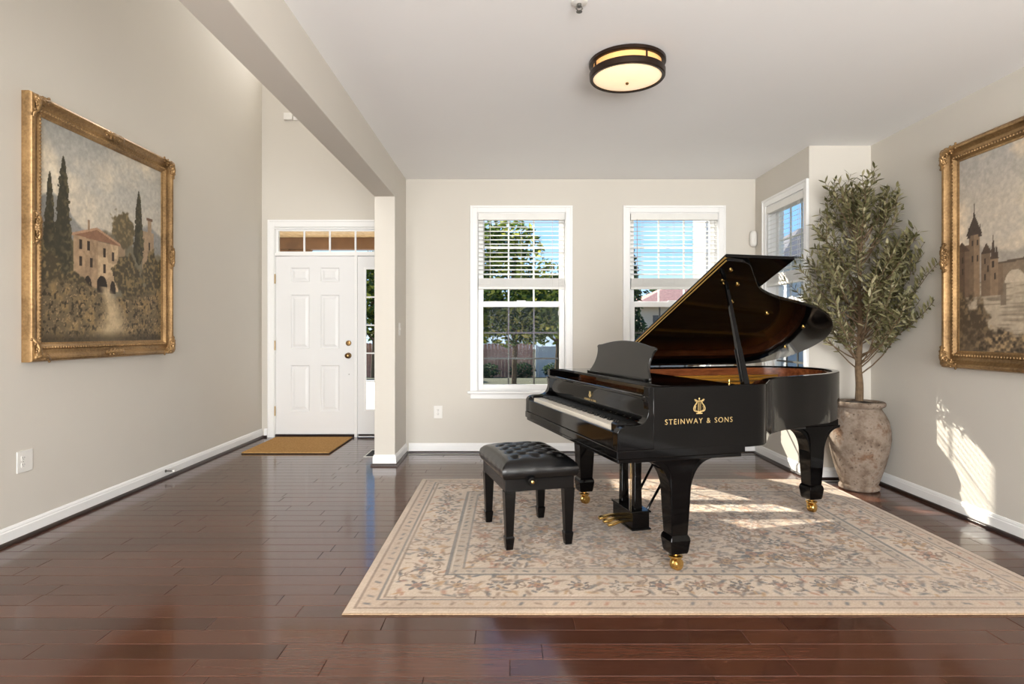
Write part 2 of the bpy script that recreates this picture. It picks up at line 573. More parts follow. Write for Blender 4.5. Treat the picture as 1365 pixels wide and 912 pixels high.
# right wall: window part, jog, long part
W3C, W3HW = 5.325, 0.375
mb = MB()
mb.box(X1, X1 + TH, W3C + W3HW, YB, -0.02, ZC + 0.1)
mb.box(X1, X1 + TH, YJ, W3C - W3HW, -0.02, ZC + 0.1)
mb.box(X1, X1 + TH, W3C - W3HW, W3C + W3HW, -0.02, WIN_Z0)
mb.box(X1, X1 + TH, W3C - W3HW, W3C + W3HW, WIN_Z1, ZC + 0.1)
mb.box(X1 + TH, X2 + TH, YJ, YJ + TH, -0.02, ZC + 0.1)
mb.box(X2, X2 + TH, YF, YJ, -0.02, ZC + 0.1)
structure('wall_right', mb, 'wall_paint', 'greige side wall with a shallow jog beside its window', 'wall')

structure('wall_left', MB().box(XL - TH, XL, YF, YD + TH, -0.02, ZF + 0.1), 'wall_paint', 'tall greige foyer side wall', 'wall')

# door wall with the entrance opening and an upper window
DX0, DX1, DZ1 = -2.715, -1.42, 2.40
UX0, UX1, UZ0, UZ1 = -2.65, -1.45, 4.36, 5.08
mb = MB()
mb.box(XL, DX0, YD, YD + TH, -0.02, ZF + 0.1); mb.box(DX1, PX1, YD, YD + TH, -0.02, ZF + 0.1)
mb.box(DX0, DX1, YD, YD + TH, DZ1, UZ0)
mb.box(DX0, UX0, YD, YD + TH, UZ0, UZ1); mb.box(UX1, DX1, YD, YD + TH, UZ0, UZ1)
mb.box(DX0, DX1, YD, YD + TH, UZ1, ZF + 0.1)
structure('wall_entrance', mb, 'wall_paint', 'tall greige foyer wall above the front door', 'wall')

# pier and header beam
mb = MB().box(PX0, PX1, PY, YD, -0.02, ZF + 0.1)
structure('wall_pier', mb, 'wall_paint', 'greige wall end standing between foyer and living room', 'wall', bevel=0.004)
structure('wall_header', MB().box(PX0, PX1, YF, PY, ZBEAM, ZF + 0.1), 'wall_paint', 'greige dropped header beam between foyer and living room', 'beam', bevel=0.004)

structure('ceiling', MB().box(PX1, X2 + TH, YF, YB + TH, ZC, ZC + 0.12), 'ceiling_paint', 'flat white painted living room ceiling', 'ceiling')
structure('ceiling_foyer', MB().box(XL - TH, PX1, YF, YD + TH, ZF, ZF + 0.12), 'ceiling_paint', 'high white ceiling above the foyer', 'ceiling')

# unseen wall behind the camera; its glazing is added to let light in
GX0, GX1, GZ1 = -0.62, 2.52, 2.36
FX0, FX1, FZ0, FZ1 = -2.68, -1.32, 0.85, 4.95
mb = MB()
mb.box(XL, FX0, YF - TH, YF, -0.02, ZF); mb.box(FX1, GX0, YF - TH, YF, -0.02, ZF); mb.box(GX1, X2 + TH, YF - TH, YF, -0.02, ZC + 0.1)
mb.box(FX0, FX1, YF - TH, YF, -0.02, FZ0); mb.box(FX0, FX1, YF - TH, YF, FZ1, ZF); mb.box(GX0, GX1, YF - TH, YF, GZ1, ZC + 0.1)
structure('wall_front', mb, 'wall_paint', 'greige unseen rear wall with added glazed openings', 'wall')
def glazing(name, x0, x1, z0, z1, yc, nx, nz, label):
    r = thing(name, ((x0 + x1) / 2, yc, z0), 0, label, 'window', kind='structure')
    hw, h = (x1 - x0) / 2, z1 - z0
    f = MB()
    f.box(-hw, hw, -0.03, 0.03, 0, 0.06).box(-hw, hw, -0.03, 0.03, h - 0.06, h)
    f.box(-hw, -hw + 0.06, -0.03, 0.03, 0.06, h - 0.06).box(hw - 0.06, hw, -0.03, 0.03, 0.06, h - 0.06)
    for i in range(1, nx):
        x = -hw + 2 * hw * i / nx
        f.box(x - 0.02, x + 0.02, -0.02, 0.02, 0.06, h - 0.06)
    for i in range(1, nz):
        z = h * i / nz
        f.box(-hw + 0.06, hw - 0.06, -0.018, 0.018, z - 0.015, z + 0.015)
    f.build('window_frame', 'trim_white', r)
    MB().box(-hw + 0.05, hw - 0.05, -0.003, 0.003, 0.05, h - 0.05).build('pane', 'clear_glass', r)
glazing('window_4', GX0, GX1, 0.0, GZ1, YF - 0.08, 4, 1, 'wide glazed doors added in the unseen rear wall to let light in')
glazing('window_5', FX0, FX1, FZ0, FZ1, YF - 0.08, 2, 5, 'tall foyer window added in the unseen rear wall to let light in')
glazing('window_6', UX0, UX1, UZ0, UZ1, YD + 0.08, 3, 1, 'upper foyer window above the front door')

# ------------------------------------------------------------------ baseboards and dark shoe moulding
def run_profile(path, prof, closed=False):
    """sweep (offset to the room side, z) along a floor path; room on the left of the walking direction"""
    P = [Vector((p[0], p[1])) for p in path]
    rings = []
    for i, p in enumerate(P):
        d0 = (P[i] - P[i - 1]).normalized() if i > 0 else (P[1] - P[0]).normalized()
        d1 = (P[i + 1] - P[i]).normalized() if i < len(P) - 1 else d0
        n0, n1 = Vector((-d0.y, d0.x)), Vector((-d1.y, d1.x))
        m = (n0 + n1) / (1 + n0.dot(n1))
        rings.append([(p.x + m.x * o, p.y + m.y * o, z) for o, z in prof])
    return MB().loft(rings)
BASE = [(0, 0.0), (0.013, 0.0), (0.013, 0.074), (0.010, 0.079), (0.010, 0.086), (0.005, 0.098), (0, 0.1)]
SHOE = [(0.0132, 0.0), (0.029, 0.0), (0.029, 0.010), (0.025, 0.017), (0.018, 0.021), (0.0132, 0.022)]
runs = {            # walked with the room on the left-hand side
    'left': [(XL, YD), (XL, YF)],
    'foyer': [(-2.775, YD), (XL + 0.03, YD)],
    'pier': [(PX1, YB), (PX1, PY), (PX0, PY), (PX0, YD)],
    'back': [(X1, YB), (PX1 + 0.03, YB)],
    'right': [(X2, YF), (X2, YJ), (X1, YJ), (X1, YB - 0.03)],
}
for side, pth in runs.items():
    b = run_profile(pth, BASE).build('baseboard_' + side, 'trim_white')
    tag(b, {'left': 'white baseboard along the tall left foyer wall', 'foyer': 'short white baseboard beside the front door casing',
            'pier': 'white baseboard wrapping the wall end between foyer and living room',
            'back': 'white baseboard under the two tall windows', 'right': 'white baseboard along the jogged right wall'}[side], 'baseboard', kind='structure')
    s = run_profile(pth, SHOE).build('shoe_moulding', 'shoe_stain', b, smooth=True)

# ------------------------------------------------------------------ double-hung windows
def window(name, loc, rz, hw, label, wand=True):
    r = thing(name, loc, rz, label, 'window', kind='structure')
    z0, z1 = WIN_Z0, WIN_Z1
    c = MB()       # casing with a raised outer band
    ow = hw + 0.060
    for s in (-1, 1):
        xa, xb = sorted((s * (hw - 0.006), s * ow))
        c.box(xa, xb, -0.016, -0.0005, z0 + 0.004, z1 + 0.062)
        xa, xb = sorted((s * (ow - 0.018), s * (ow + 0.002)))
        c.box(xa, xb, -0.024, -0.0005, z0 + 0.004, z1 + 0.064)
    c.box(-hw + 0.006, hw - 0.006, -0.016, -0.0005, z1 - 0.004, z1 + 0.062)
    c.box(-ow + 0.018, ow - 0.018, -0.024, -0.0005, z1 + 0.044, z1 + 0.064)
    c.build('casing', 'trim_white', r, bevel=0.003)
    st = MB().box(-ow - 0.028, ow + 0.028, -0.050, 0.04, z0 - 0.022, z0 + 0.004)
    so = st.build('window_sill', 'trim_white', r, bevel=0.006)
    MB().box(-ow, ow, -0.016, -0.0005, z0 - 0.075, z0 - 0.023).build('apron', 'trim_white', so, bevel=0.003)
    j = MB()
    j.box(-hw, -hw + 0.012, 0.0, TH, z0 + 0.0045, z1 - 0.004).box(hw - 0.012, hw, 0.0, TH, z0 + 0.0045, z1 - 0.004)
    j.box(-hw + 0.012, hw - 0.012, 0.0, TH, z1 - 0.014, z1 - 0.001)
    j.box(-hw + 0.012, hw - 0.012, 0.041, TH + 0.02, z0 - 0.01, z0 + 0.012)
    j.build('jamb', 'trim_white', r, bevel=0.002)
    zm0, zm1 = 1.453, 1.505
    iw = hw - 0.013
    def sash(nm, ya, yb, za, zb, rb, rt, mm, muntin_y, stile=0.052):
        f = MB()
        f.box(-iw, -iw + stile, ya, yb, za, zb).box(iw - stile, iw, ya, yb, za, zb)
        f.box(-iw + stile, iw - stile, ya, yb, za, za + rb).box(-iw + stile, iw - stile, ya, yb, zb - rt, zb)
        so = f.build(nm, 'trim_white', r, bevel=0.004)
        gx0, gx1, gz0, gz1 = -iw + stile, iw - stile, za + rb, zb - rt
        ym = (ya + yb) / 2 + muntin_y
        for i in (1, 2):
            x = gx0 + (gx1 - gx0) * i / 3
            MB().box(x - 0.008, x + 0.008, ym - 0.005, ym + 0.005, gz0, gz1).build('muntin', mm, so)
        for k in (1, 2):
            z = gz0 + (gz1 - gz0) * k / 3
            for i in range(3):
                xa = gx0 + (gx1 - gx0) * i / 3 + 0.008; xb = gx0 + (gx1 - gx0) * (i + 1) / 3 - 0.008
                MB().box(xa, xb, ym - 0.005, ym + 0.005, z - 0.008, z + 0.008).build('muntin', mm, so)
        pw, ph = (gx1 - gx0) / 3, (gz1 - gz0) / 3
        pm = MB().box(-pw / 2 + 0.001, pw / 2 - 0.001, -0.002, 0.002, -ph / 2 + 0.001, ph / 2 - 0.001).mesh('pane', 'clear_glass')
        for i in range(3):
            for k in range(3):
                place('pane', pm, so, (gx0 + pw * (i + 0.5), ym - 0.008, gz0 + ph * (k + 0.5)))
        return so
    sash('lower_sash', 0.046, 0.080, z0 + 0.0125, zm1, 0.05, zm1 - zm0, 'vinyl_grey', 0.004)
    sash('upper_sash', 0.084, 0.116, zm0 + 0.012, z1 - 0.0145, 0.046, 0.045, 'trim_white', 0.004)
    MB().box(-0.045, 0.045, 0.052, 0.072, zm1, zm1 + 0.014).build('sash_lock', 'trim_white', r, bevel=0.004)
    MB().box(-iw + 0.01, iw - 0.01, 0.128, 0.130, z0 + 0.02, zm0 + 0.02).build('insect_screen', 'insect_mesh', r)
    return r

def blind(loc, rz, hw, label, tilt=20.0):
    r = thing('window_blind', loc, rz, label, 'blind', 'raised horizontal window blinds')
    z1 = WIN_Z1 - 0.016
    iw = hw - 0.016
    MB().box(-iw, iw, -0.012, 0.040, z1 - 0.062, z1).build('headrail', 'blind_white', r, bevel=0.003)
    zb = 1.742
    n = 13
    pitch = (z1 - 0.08 - zb) / n
    th = R(tilt)
    # one slat: slightly bowed section
    sec = [(-0.020, -0.0012), (0, 0.0006), (0.020, -0.0012), (0.020, 0.0006), (0, 0.0026), (-0.020, 0.0006)]
    sm = MB().prism([(a, b) for a, b in sec], -iw + 0.004, iw - 0.004, 'x').mesh('slat', 'blind_white')
    for i in range(n):
        place('slat', sm, r, (0, 0.016, z1 - 0.085 - pitch * i), (th, 0, 0))
    st = MB()
    z = zb - 0.006
    k = 0
    while z > 1.652:
        st.box(-iw + 0.004 + 0.002 * (k % 2), iw - 0.004 - 0.0015 * (k % 3), -0.008 + 0.002 * (k % 3), 0.038 + 0.002 * (k % 2), z - 0.0045, z)
        z -= 0.0062; k += 1
    st.build('slat_stack', 'blind_white', r)
    MB().box(-iw + 0.003, iw - 0.003, -0.009, 0.040, 1.628, z + 0.0010).build('bottom_rail', 'blind_white', r, bevel=0.003)
    for x in (-iw * 0.72, 0.0, iw * 0.72):
        for yy in (-0.0085, 0.0405):
            MB().tube([(x, yy, z1 - 0.063), (x, yy, 1.66)], 0.0012, 5).build('ladder_cord', 'cord_white', r)
    MB().tube([(-iw * 0.86, -0.018, z1 - 0.055), (-iw * 0.86, -0.02, 1.80)], 0.004, 6).build('tilt_wand', 'clear_wand', r, smooth=True)
    MB().tube([(iw * 0.86, -0.018, z1 - 0.055), (iw * 0.86, -0.02, 1.42)], 0.0016, 5).tube(
        [(iw * 0.86, -0.02, 1.42), (iw * 0.86, -0.02, 1.41), (iw * 0.86, -0.02, 1.37)], [0.002, 0.006, 0.008], 8).build('pull_cord', 'cord_white', r, smooth=True)
    return r
simple('clear_wand', (176, 172, 166), 0.3)

window('window_1', (WC1, YB, 0), 0, WIN_HW, 'tall white window showing a leafy tree and brown fence outside')
window('window_2', (WC2, YB, 0), 0, WIN_HW, 'tall white window behind the piano showing blue sky and a rose roofed house')
window('window_3', (X1, W3C, 0), R(-90), W3HW, 'white window in the side wall between wall corner and olive tree')
blind((WC1, YB, 0), 0, WIN_HW, 'white blind half raised in front of the leafy tree view')
blind((WC2, YB, 0), 0, WIN_HW, 'white blind half raised over the blue sky view above the piano lid')
blind((X1, W3C, 0), R(-90), W3HW, 'white blind half raised in the side wall window by the olive tree')

# ------------------------------------------------------------------ entrance: door, side light, transom
dr = thing('door_1', (-2.234, YD, 0), 0, 'white six panel front door with brass knob and deadbolt', 'door', kind='structure')
dw, dz0, dz1 = 0.45, 0.034, 2.066
fx = [(-1 + 2 * a) * dw for a in (0, 0.19, 0.43, 0.57, 0.81, 1)]
H = dz1 - dz0
rows = [(0.062, 0.143), (0.215, 0.52), (0.612, 0.872)]
fz = [(dz1 - b * H, dz1 - a * H) for a, b in rows]
s = MB()
y0, y1 = 0.012, 0.052
s.box(fx[0], fx[1], y0, y1, dz0, dz1).box(fx[2], fx[3], y0, y1, dz0, dz1).box(fx[4], fx[5], y0, y1, dz0, dz1)
for xa, xb in ((fx[1], fx[2]), (fx[3], fx[4])):
    zz = [dz1] + [q for a, b in [(p[1], p[0]) for p in fz] for q in (a, b)] + [dz0]
    for i in range(0, len(zz), 2):
        s.box(xa, xb, y0, y1, zz[i + 1], zz[i])
s.build('door_slab', 'door_white', dr)
for xa, xb in ((fx[1], fx[2]), (fx[3], fx[4])):
    for za, zb in fz:
        def ring(o, yy):
            return [(xa + o, yy, za + o), (xb - o, yy, za + o), (xb - o, yy, zb - o), (xa + o, yy, zb - o)]
        MB().loft([ring(0.0, 0.050), ring(0.0, 0.012), ring(0.012, 0.025), ring(0.024, 0.025), ring(0.048, 0.016), ring(0.05, 0.0155)]).build('panel', 'door_white', dr)
for z in (0.30, 1.05, 1.81):
    MB().box(-dw - 0.022, -dw - 0.001, -0.002, 0.012, z - 0.05, z + 0.05).tube([(-dw - 0.004, 0.0, z - 0.055), (-dw - 0.004, 0.0, z + 0.055)], 0.008, 8).build('hinge', 'hinge_brass', dr, smooth=True)
zk = 0.933
kx = dw - 0.066
rotk = Matrix.Translation((kx, 0.012, zk)) @ Matrix.Rotation(R(90), 4, 'X')
MB().lathe([(0.034, 0), (0.034, 0.004), (0.026, 0.010), (0.012, 0.014), (0.011, 0.030), (0.024, 0.036), (0.030, 0.048), (0.028, 0.060), (0.016, 0.068), (0, 0.070)], 20, rotk).build('door_knob', 'knob_bronze', dr, smooth=True)
rotk = Matrix.Translation((kx, 0.012, zk + 0.143)) @ Matrix.Rotation(R(90), 4, 'X')
MB().lathe([(0.032, 0), (0.032, 0.006), (0.026, 0.016), (0.014, 0.018), (0, 0.018)], 20, rotk).box(kx - 0.006, kx + 0.006, -0.022, -0.004, zk + 0.123, zk + 0.163).build('deadbolt', 'knob_bronze', dr, smooth=True)
MB().lathe([(0.005, 0), (0.005, 0.003), (0, 0.004)], 10, Matrix.Translation((kx + 0.006, 0.012, zk - 0.215)) @ Matrix.Rotation(R(90), 4, 'X')).build('screw', 'steel_grey', dr)

fr = MB()
L0 = -2.234
cx0, cx1 = -2.761 - L0, -1.36 - L0
jx0, jx1 = DX0 - L0 + 0.001, DX1 - L0 - 0.001
casing = MB()
casing.box(cx0, cx0 + 0.068, -0.018, -0.0005, 0, 2.478).box(cx1 - 0.068, cx1, -0.018, -0.0005, 0, 2.478).box(cx0 + 0.068, cx1 - 0.068, -0.018, -0.0005, 2.400, 2.478)
casing.box(cx0 - 0.003, cx0 + 0.018, -0.028, -0.018, 0, 2.481).box(cx1 - 0.018, cx1 + 0.003, -0.028, -0.018, 0, 2.481).box(cx0 + 0.018, cx1 - 0.018, -0.028, -0.018, 2.460, 2.481)
casing.build('door_casing', 'trim_white', dr, bevel=0.003)
jb = MB()
jb.box(jx0, -dw - 0.003, 0, 0.12, 0.0, DZ1 - 0.001)                       # hinge jamb
jb.box(dw + 0.004, dw + 0.036, -0.004, 0.12, 0.0, 2.075)                  # mullion by the side light
jb.box(-dw - 0.003, jx1, -0.004, 0.12, 2.075, 2.108)                      # transom bar
jb.box(-dw - 0.003, jx1, 0.0, 0.12, 2.380, DZ1 - 0.001)
jb.box(jx1 - 0.03, jx1, 0.0, 0.12, 0.0, 2.075).box(jx1 - 0.03, jx1, 0.0, 0.12, 2.108, 2.38)
jb.build('door_frame', 'trim_white', dr, bevel=0.002)
MB().box(-dw - 0.003, dw + 0.004, -0.005, 0.13, 0.0, 0.030).box(dw + 0.036, jx1 - 0.03, 0.055, 0.13, 0.0, 0.030).build('threshold', 'shoe_stain', dr)

# side light
sx0, sx1 = dw + 0.037, jx1 - 0.031
sl = thing('window_7', (L0, YD, 0), 0, 'narrow white side light beside the front door', 'window', kind='structure')
gx0, gx1, gz0, gz1 = sx0 + 0.092, sx1 - 0.055, 0.315, 1.925
f = MB()
f.box(sx0, gx0, 0.012, 0.052, 0.034, 2.07).box(gx1, sx1, 0.012, 0.052, 0.034, 2.07).box(gx0, gx1, 0.012, 0.052, 0.034, gz0).box(gx0, gx1, 0.012, 0.052, gz1, 2.07)
f.build('window_frame', 'door_white', sl)
f = MB()
for a, b, c, d in ((gx0 - 0.018, gx0 + 0.006, gz0 - 0.018, gz1 + 0.018), (gx1 - 0.006, gx1 + 0.018, gz0 - 0.018, gz1 + 0.018), (gx0 + 0.006, gx1 - 0.006, gz0 - 0.018, gz0 + 0.006), (gx0 + 0.006, gx1 - 0.006, gz1 - 0.006, gz1 + 0.018)):
    f.box(a, b, 0.004, 0.0118, c, d)
f.build('glazing_bead', 'trim_white', sl, bevel=0.002)
for i in range(5):
    za, zb = gz0 + (gz1 - gz0) * i / 5, gz0 + (gz1 - gz0) * (i + 1) / 5
    MB().box(gx0 + 0.0005, gx1 - 0.0005, 0.030, 0.034, za + 0.001, zb - 0.001).build('pane', 'clear_glass', sl)
    if i:
        MB().box(gx0, gx1, 0.018, 0.029, za - 0.008, za + 0.008).build('muntin', 'trim_white', sl)
# transom
tr = thing('window_8', (L0, YD, 0), 0, 'four pane transom window above the front door', 'window', kind='structure')
tx0, tx1, tz0, tz1 = -dw - 0.002, jx1 - 0.031, 2.109, 2.379
f = MB()
f.box(tx0, tx0 + 0.03, 0.02, 0.06, tz0, tz1).box(tx1 - 0.03, tx1, 0.02, 0.06, tz0, tz1).box(tx0 + 0.03, tx1 - 0.03, 0.02, 0.06, tz0, tz0 + 0.016).box(tx0 + 0.03, tx1 - 0.03, 0.02, 0.06, tz1 - 0.016, tz1)
f.build('window_frame', 'trim_white', tr)
for i in range(4):
    xa = tx0 + 0.03 + (tx1 - tx0 - 0.06) * i / 4; xb = tx0 + 0.03 + (tx1 - tx0 - 0.06) * (i + 1) / 4
    MB().box(xa + 0.001, xb - 0.001, 0.042, 0.046, tz0 + 0.017, tz1 - 0.017).build('pane', 'clear_glass', tr)
    if i:
        MB().box(xa - 0.009, xa + 0.009, 0.024, 0.041, tz0 + 0.016, tz1 - 0.016).build('muntin', 'trim_white', tr)
# ================================================================== GRAND PIANO
PR = R(15.07)
RUGT = 0.012
pn = thing('grand_piano', (0.67, 3.578, RUGT), PR, 'glossy black grand piano with raised lid standing on the rug', 'piano')
# local axes: +x to the tail, +y to the bass side, -y to the treble side (bent side)
ZB, ZT = 0.625, 0.930
HWY = 0.74
curve = catmull([(0.33, -0.74), (0.43, -0.715), (0.54, -0.60), (0.68, -0.455), (0.86, -0.355), (1.08, -0.275), (1.30, -0.175), (1.49, -0.02), (1.62, 0.18),
                 (1.655, 0.38), (1.60, 0.57), (1.46, 0.70), (1.28, 0.74)], 8)
curve = [(a if a < 0.86 else 0.86 + (a - 0.86) * 1.10, b) for a, b in curve]
outline = [(-0.20, -HWY), (0.0, -HWY), (0.18, -HWY)] + curve + [(0.9, HWY), (0.45, HWY), (0.0, HWY), (-0.20, HWY)]
def inset(path, d):
    out = []
    for i, p in enumerate(path):
        a = Vector(path[max(i - 1, 0)]); b = Vector(path[min(i + 1, len(path) - 1)])
        t = (b - a).normalized()
        out.append((p[0] - t.y * d, p[1] + t.x * d))
    return out
def wall_strip(path, d0, d1, z0, z1):
    A, B = inset(path, d0), inset(path, d1)
    return MB().loft([[(a[0], a[1], z0), (a[0], a[1], z1), (b[0], b[1], z1), (b[0], b[1], z0)] for a, b in zip(A, B)])
wall_strip(outline, 0, 0.042, ZB, ZT).build('rim', 'black_lacquer', pn, smooth=True, bevel=0.004, angle=40)
wall_strip(outline[1:-1], 0.0425, 0.075, 0.70, ZT - 0.012).build('inner_rim', 'mahogany', pn, smooth=True)
# soundboard and gilt plate
ins = inset(outline[1:-1], 0.075)
MB().prism(ins, 0.735, 0.745, 'z').build('soundboard', 'soundboard', pn)
pl = MB()
pin = [p for p in inset(outline[1:-1], 0.10)]
pl_outer = inset(outline[1:-1], 0.078)
pl.loft([[(a[0], a[1], 0.835), (a[0], a[1], 0.85), (b[0], b[1], 0.85), (b[0], b[1], 0.835)] for a, b in zip(pl_outer, inset(outline[1:-1], 0.20))])
pl.box(0.02, 0.34, -0.655, 0.655, 0.835, 0.852)
for ya, yb, x1 in ((-0.36, -0.30, 0.72), (-0.10, 0.02, 1.18), (0.18, 0.30, 1.45), (0.45, 0.52, 1.50)):
    pl.add([(0.33, ya - 0.018, 0.85), (0.33, ya + 0.018, 0.85), (x1, yb + 0.018, 0.85), (x1, yb - 0.018, 0.85),
            (0.33, ya - 0.014, 0.885), (0.33, ya + 0.014, 0.885), (x1, yb + 0.014, 0.875), (x1, yb - 0.014, 0.875)],
           [(0, 3, 2, 1), (4, 5, 6, 7), (0, 1, 5, 4), (1, 2, 6, 5), (2, 3, 7, 6), (3, 0, 4, 7)])
pl.build('iron_plate', 'plate_gold', pn)
st = MB()
for i in range(110):
    y = -0.62 + 1.24 * i / 109
    # string length follows the bent side
    k = (y + 0.62) / 1.24
    xe = 0.50 + 1.05 * k ** 0.9 if y < 0.38 else 1.50 - (y - 0.38) * 0.9
    st.tube([(0.16, y, 0.861), (xe, y + 0.05 * k * 0.6, 0.861)], 0.0011, 3, cap=False)
tag(st.build('strings', 'string_steel', pn), kind='stuff')
tp = MB()
for i in range(100):
    y = -0.62 + 1.24 * i / 99
    for j in range(2):
        tp.tube([(0.10 + 0.03 * j, y, 0.852), (0.10 + 0.03 * j, y, 0.885)], 0.0032, 5)
tag(tp.build('tuning_pins', 'string_steel', pn), kind='stuff')
dm = MB()
for i in range(60):
    y = -0.45 + 1.05 * i / 59
    dm.box(0.40, 0.47, y - 0.006, y + 0.006, 0.866, 0.890)
tag(dm.build('dampers', 'key_ebony', pn), kind='stuff')
MB().box(-0.165, 0.0, -0.69, 0.69, 0.80, 0.872).build('pin_block', 'mahogany', pn, bevel=0.003)

# cheeks (arms) with scrolled front
def cheek_profile():
    p = [(-0.197, 0.64), (-0.197, ZT), (-0.222, ZT), (-0.222, 0.885), (-0.235, 0.880), (-0.235, 0.868), (-0.226, 0.862)]
    p += bezier((-0.226, 0.86), (-0.214, 0.80), (-0.232, 0.758), (-0.285, 0.752), 10)
    p += bezier((-0.300, 0.751), (-0.345, 0.753), (-0.372, 0.748), (-0.380, 0.722), 6)
    p += [(-0.382, 0.64)]
    return p
for ya, yb in ((-HWY, -HWY + 0.05), (HWY - 0.05, HWY)):
    MB().prism(cheek_profile(), ya, yb, 'y').build('cheek', 'black_lacquer', pn, bevel=0.003)
# key bed with stepped moulding
kb = MB().box(-0.385, 0.30, -0.742, 0.742, 0.598, 0.6395)
kb.box(-0.376, 0.285, -0.733, 0.733, 0.578, 0.598)
kb.build('key_bed', 'black_lacquer', pn, bevel=0.004)
MB().box(-0.380, -0.362, -0.689, 0.689, 0.64, 0.722).build('key_slip', 'black_lacquer', pn, bevel=0.004)
for s in (-1, 1):
    a, b = sorted((s * 0.622, s * 0.689))
    MB().box(-0.361, -0.225, a, b, 0.64, 0.757).build('key_block', 'black_lacquer', pn, bevel=0.006)
# keyboard: 52 naturals, 36 sharps
kbd = MB().box(-0.36, -0.20, -0.620, 0.620, 0.64, 0.715).build('keyboard', 'key_ebony', pn)
kw = 1.236 / 52
wm = MB().box(-0.075, 0.075, -kw / 2 + 0.0006, kw / 2 - 0.0006, 0, 0.026).mesh('white_key', 'key_ivory')
bmh = MB().loft([[(-0.048, -0.006, 0), (0.048, -0.006, 0), (0.048, 0.006, 0), (-0.048, 0.006, 0)], [(-0.040, -0.0048, 0.0125), (0.048, -0.0048, 0.0125), (0.048, 0.0048, 0.0125), (-0.040, 0.0048, 0.0125)]]).mesh('black_key', 'key_ebony')
for i in range(52):
    y = 0.618 - kw * (i + 0.5)          # bass (far) to treble (near)
    place('white_key', wm, kbd, (-0.284, y, 0.7155))
    note = (i + 5) % 7                  # 0=C .. key 0 is A
    if note in (0, 1, 3, 4, 5) and i < 51:
        place('black_key', bmh, kbd, (-0.257, y - kw / 2, 0.7418))
# fallboard with nosing, key strip felt
fb = bezier((-0.205, 0.752), (-0.222, 0.765), (-0.214, 0.83), (-0.200, 0.872), 8)
prof = fb + [(-0.180, 0.872), (-0.188, 0.752)]
fbo = MB().prism(prof, -0.689, 0.689, 'y').build('fallboard', 'black_lacquer', pn, smooth=True)
MB().box(-0.232, -0.176, -0.689, 0.689, 0.8725, 0.890).build('fallboard_nosing', 'black_lacquer', pn, bevel=0.006)
# music tray and desk
MB().box(-0.13, 0.275, -0.696, 0.696, ZT - 0.016, ZT + 0.001).build('music_tray', 'black_lacquer', pn, bevel=0.003)
dk = MB()
half = [(0.405, 0.0), (0.405, 0.012)] + bezier((0.395, 0.02), (0.352, 0.06), (0.338, 0.11), (0.372, 0.158), 8) + [(0.385, 0.166), (0.385, 0.176), (0.372, 0.182)] \
    + bezier((0.36, 0.183), (0.30, 0.182), (0.22, 0.212), (0.0, 0.214), 10)
poly = half + [(-a, b) for a, b in half[::-1][1:]]
dk.prism([(a, b) for a, b in poly], -0.007, 0.007, 'x')
mdk = dk.build('music_desk', 'black_satin', pn, loc=(-0.045, -0.02, ZT + 0.002), rot=(0, R(16), 0), bevel=0.003)
MB().box(-0.075, -0.030, -0.41, 0.37, ZT + 0.0012, ZT + 0.012).build('desk_ledge', 'black_lacquer', pn, bevel=0.003)

# lid: main leaf rises on the bass-side hinge, front leaf folded back on top of it
LA = R(24.2)
lidpivot = thing('lid', (0, 0.748, ZT + 0.008))
lidpivot.parent = pn
lidpivot.rotation_euler = (-LA, 0, 0)
LX0 = 0.29
lo = [p for p in inset([(LX0 - 0.3, -HWY)] + [(0.18, -HWY)] + curve + [(0.9, HWY), (0.45, HWY), (LX0 - 0.3, HWY)], -0.008) if p[0] > LX0]
lo = [(LX0, -HWY - 0.008)] + lo + [(LX0, HWY + 0.008)]
lo = [(a, b - 0.748) for a, b in lo]
lm = MB().prism(lo, 0.0, 0.020, 'z').build('lid_main_leaf', 'black_lacquer', lidpivot, bevel=0.003, smooth=True, angle=40)
MB().box(LX0, LX0 + 0.415, -1.496, 0.006, 0.024, 0.044).build('lid_front_leaf', 'black_lacquer', lidpivot, bevel=0.004)
MB().box(LX0 - 0.005, LX0 - 0.0003, -1.49, 0.0, 0.003, 0.0095).build('brass_hinge', 'brass', lidpivot)
MB().box(LX0 - 0.007, LX0 + 0.03, -1.49, 0.0, 0.0203, 0.0238).box(LX0 - 0.007, LX0 - 0.003, -1.49, 0.0, 0.0175, 0.0268).build('brass_hinge', 'brass', lidpivot)
for x in (0.42, 0.95, 1.35):
    MB().box(x - 0.05, x + 0.05, -0.004, 0.010, -0.004, -0.0005).build('lid_hinge', 'brass', lidpivot, bevel=0.001)
for x, yy in ((0.36, -1.41), (0.50, -1.26), (0.60, -1.05), (0.95, -0.90), (1.38, -0.70), (1.50, -0.35)):
    MB().lathe([(0.011, 0), (0.011, -0.006), (0.006, -0.010), (0, -0.010)], 10, Matrix.Translation((x, yy, -0.0003))).build('lid_button', 'brass', lidpivot, smooth=True)
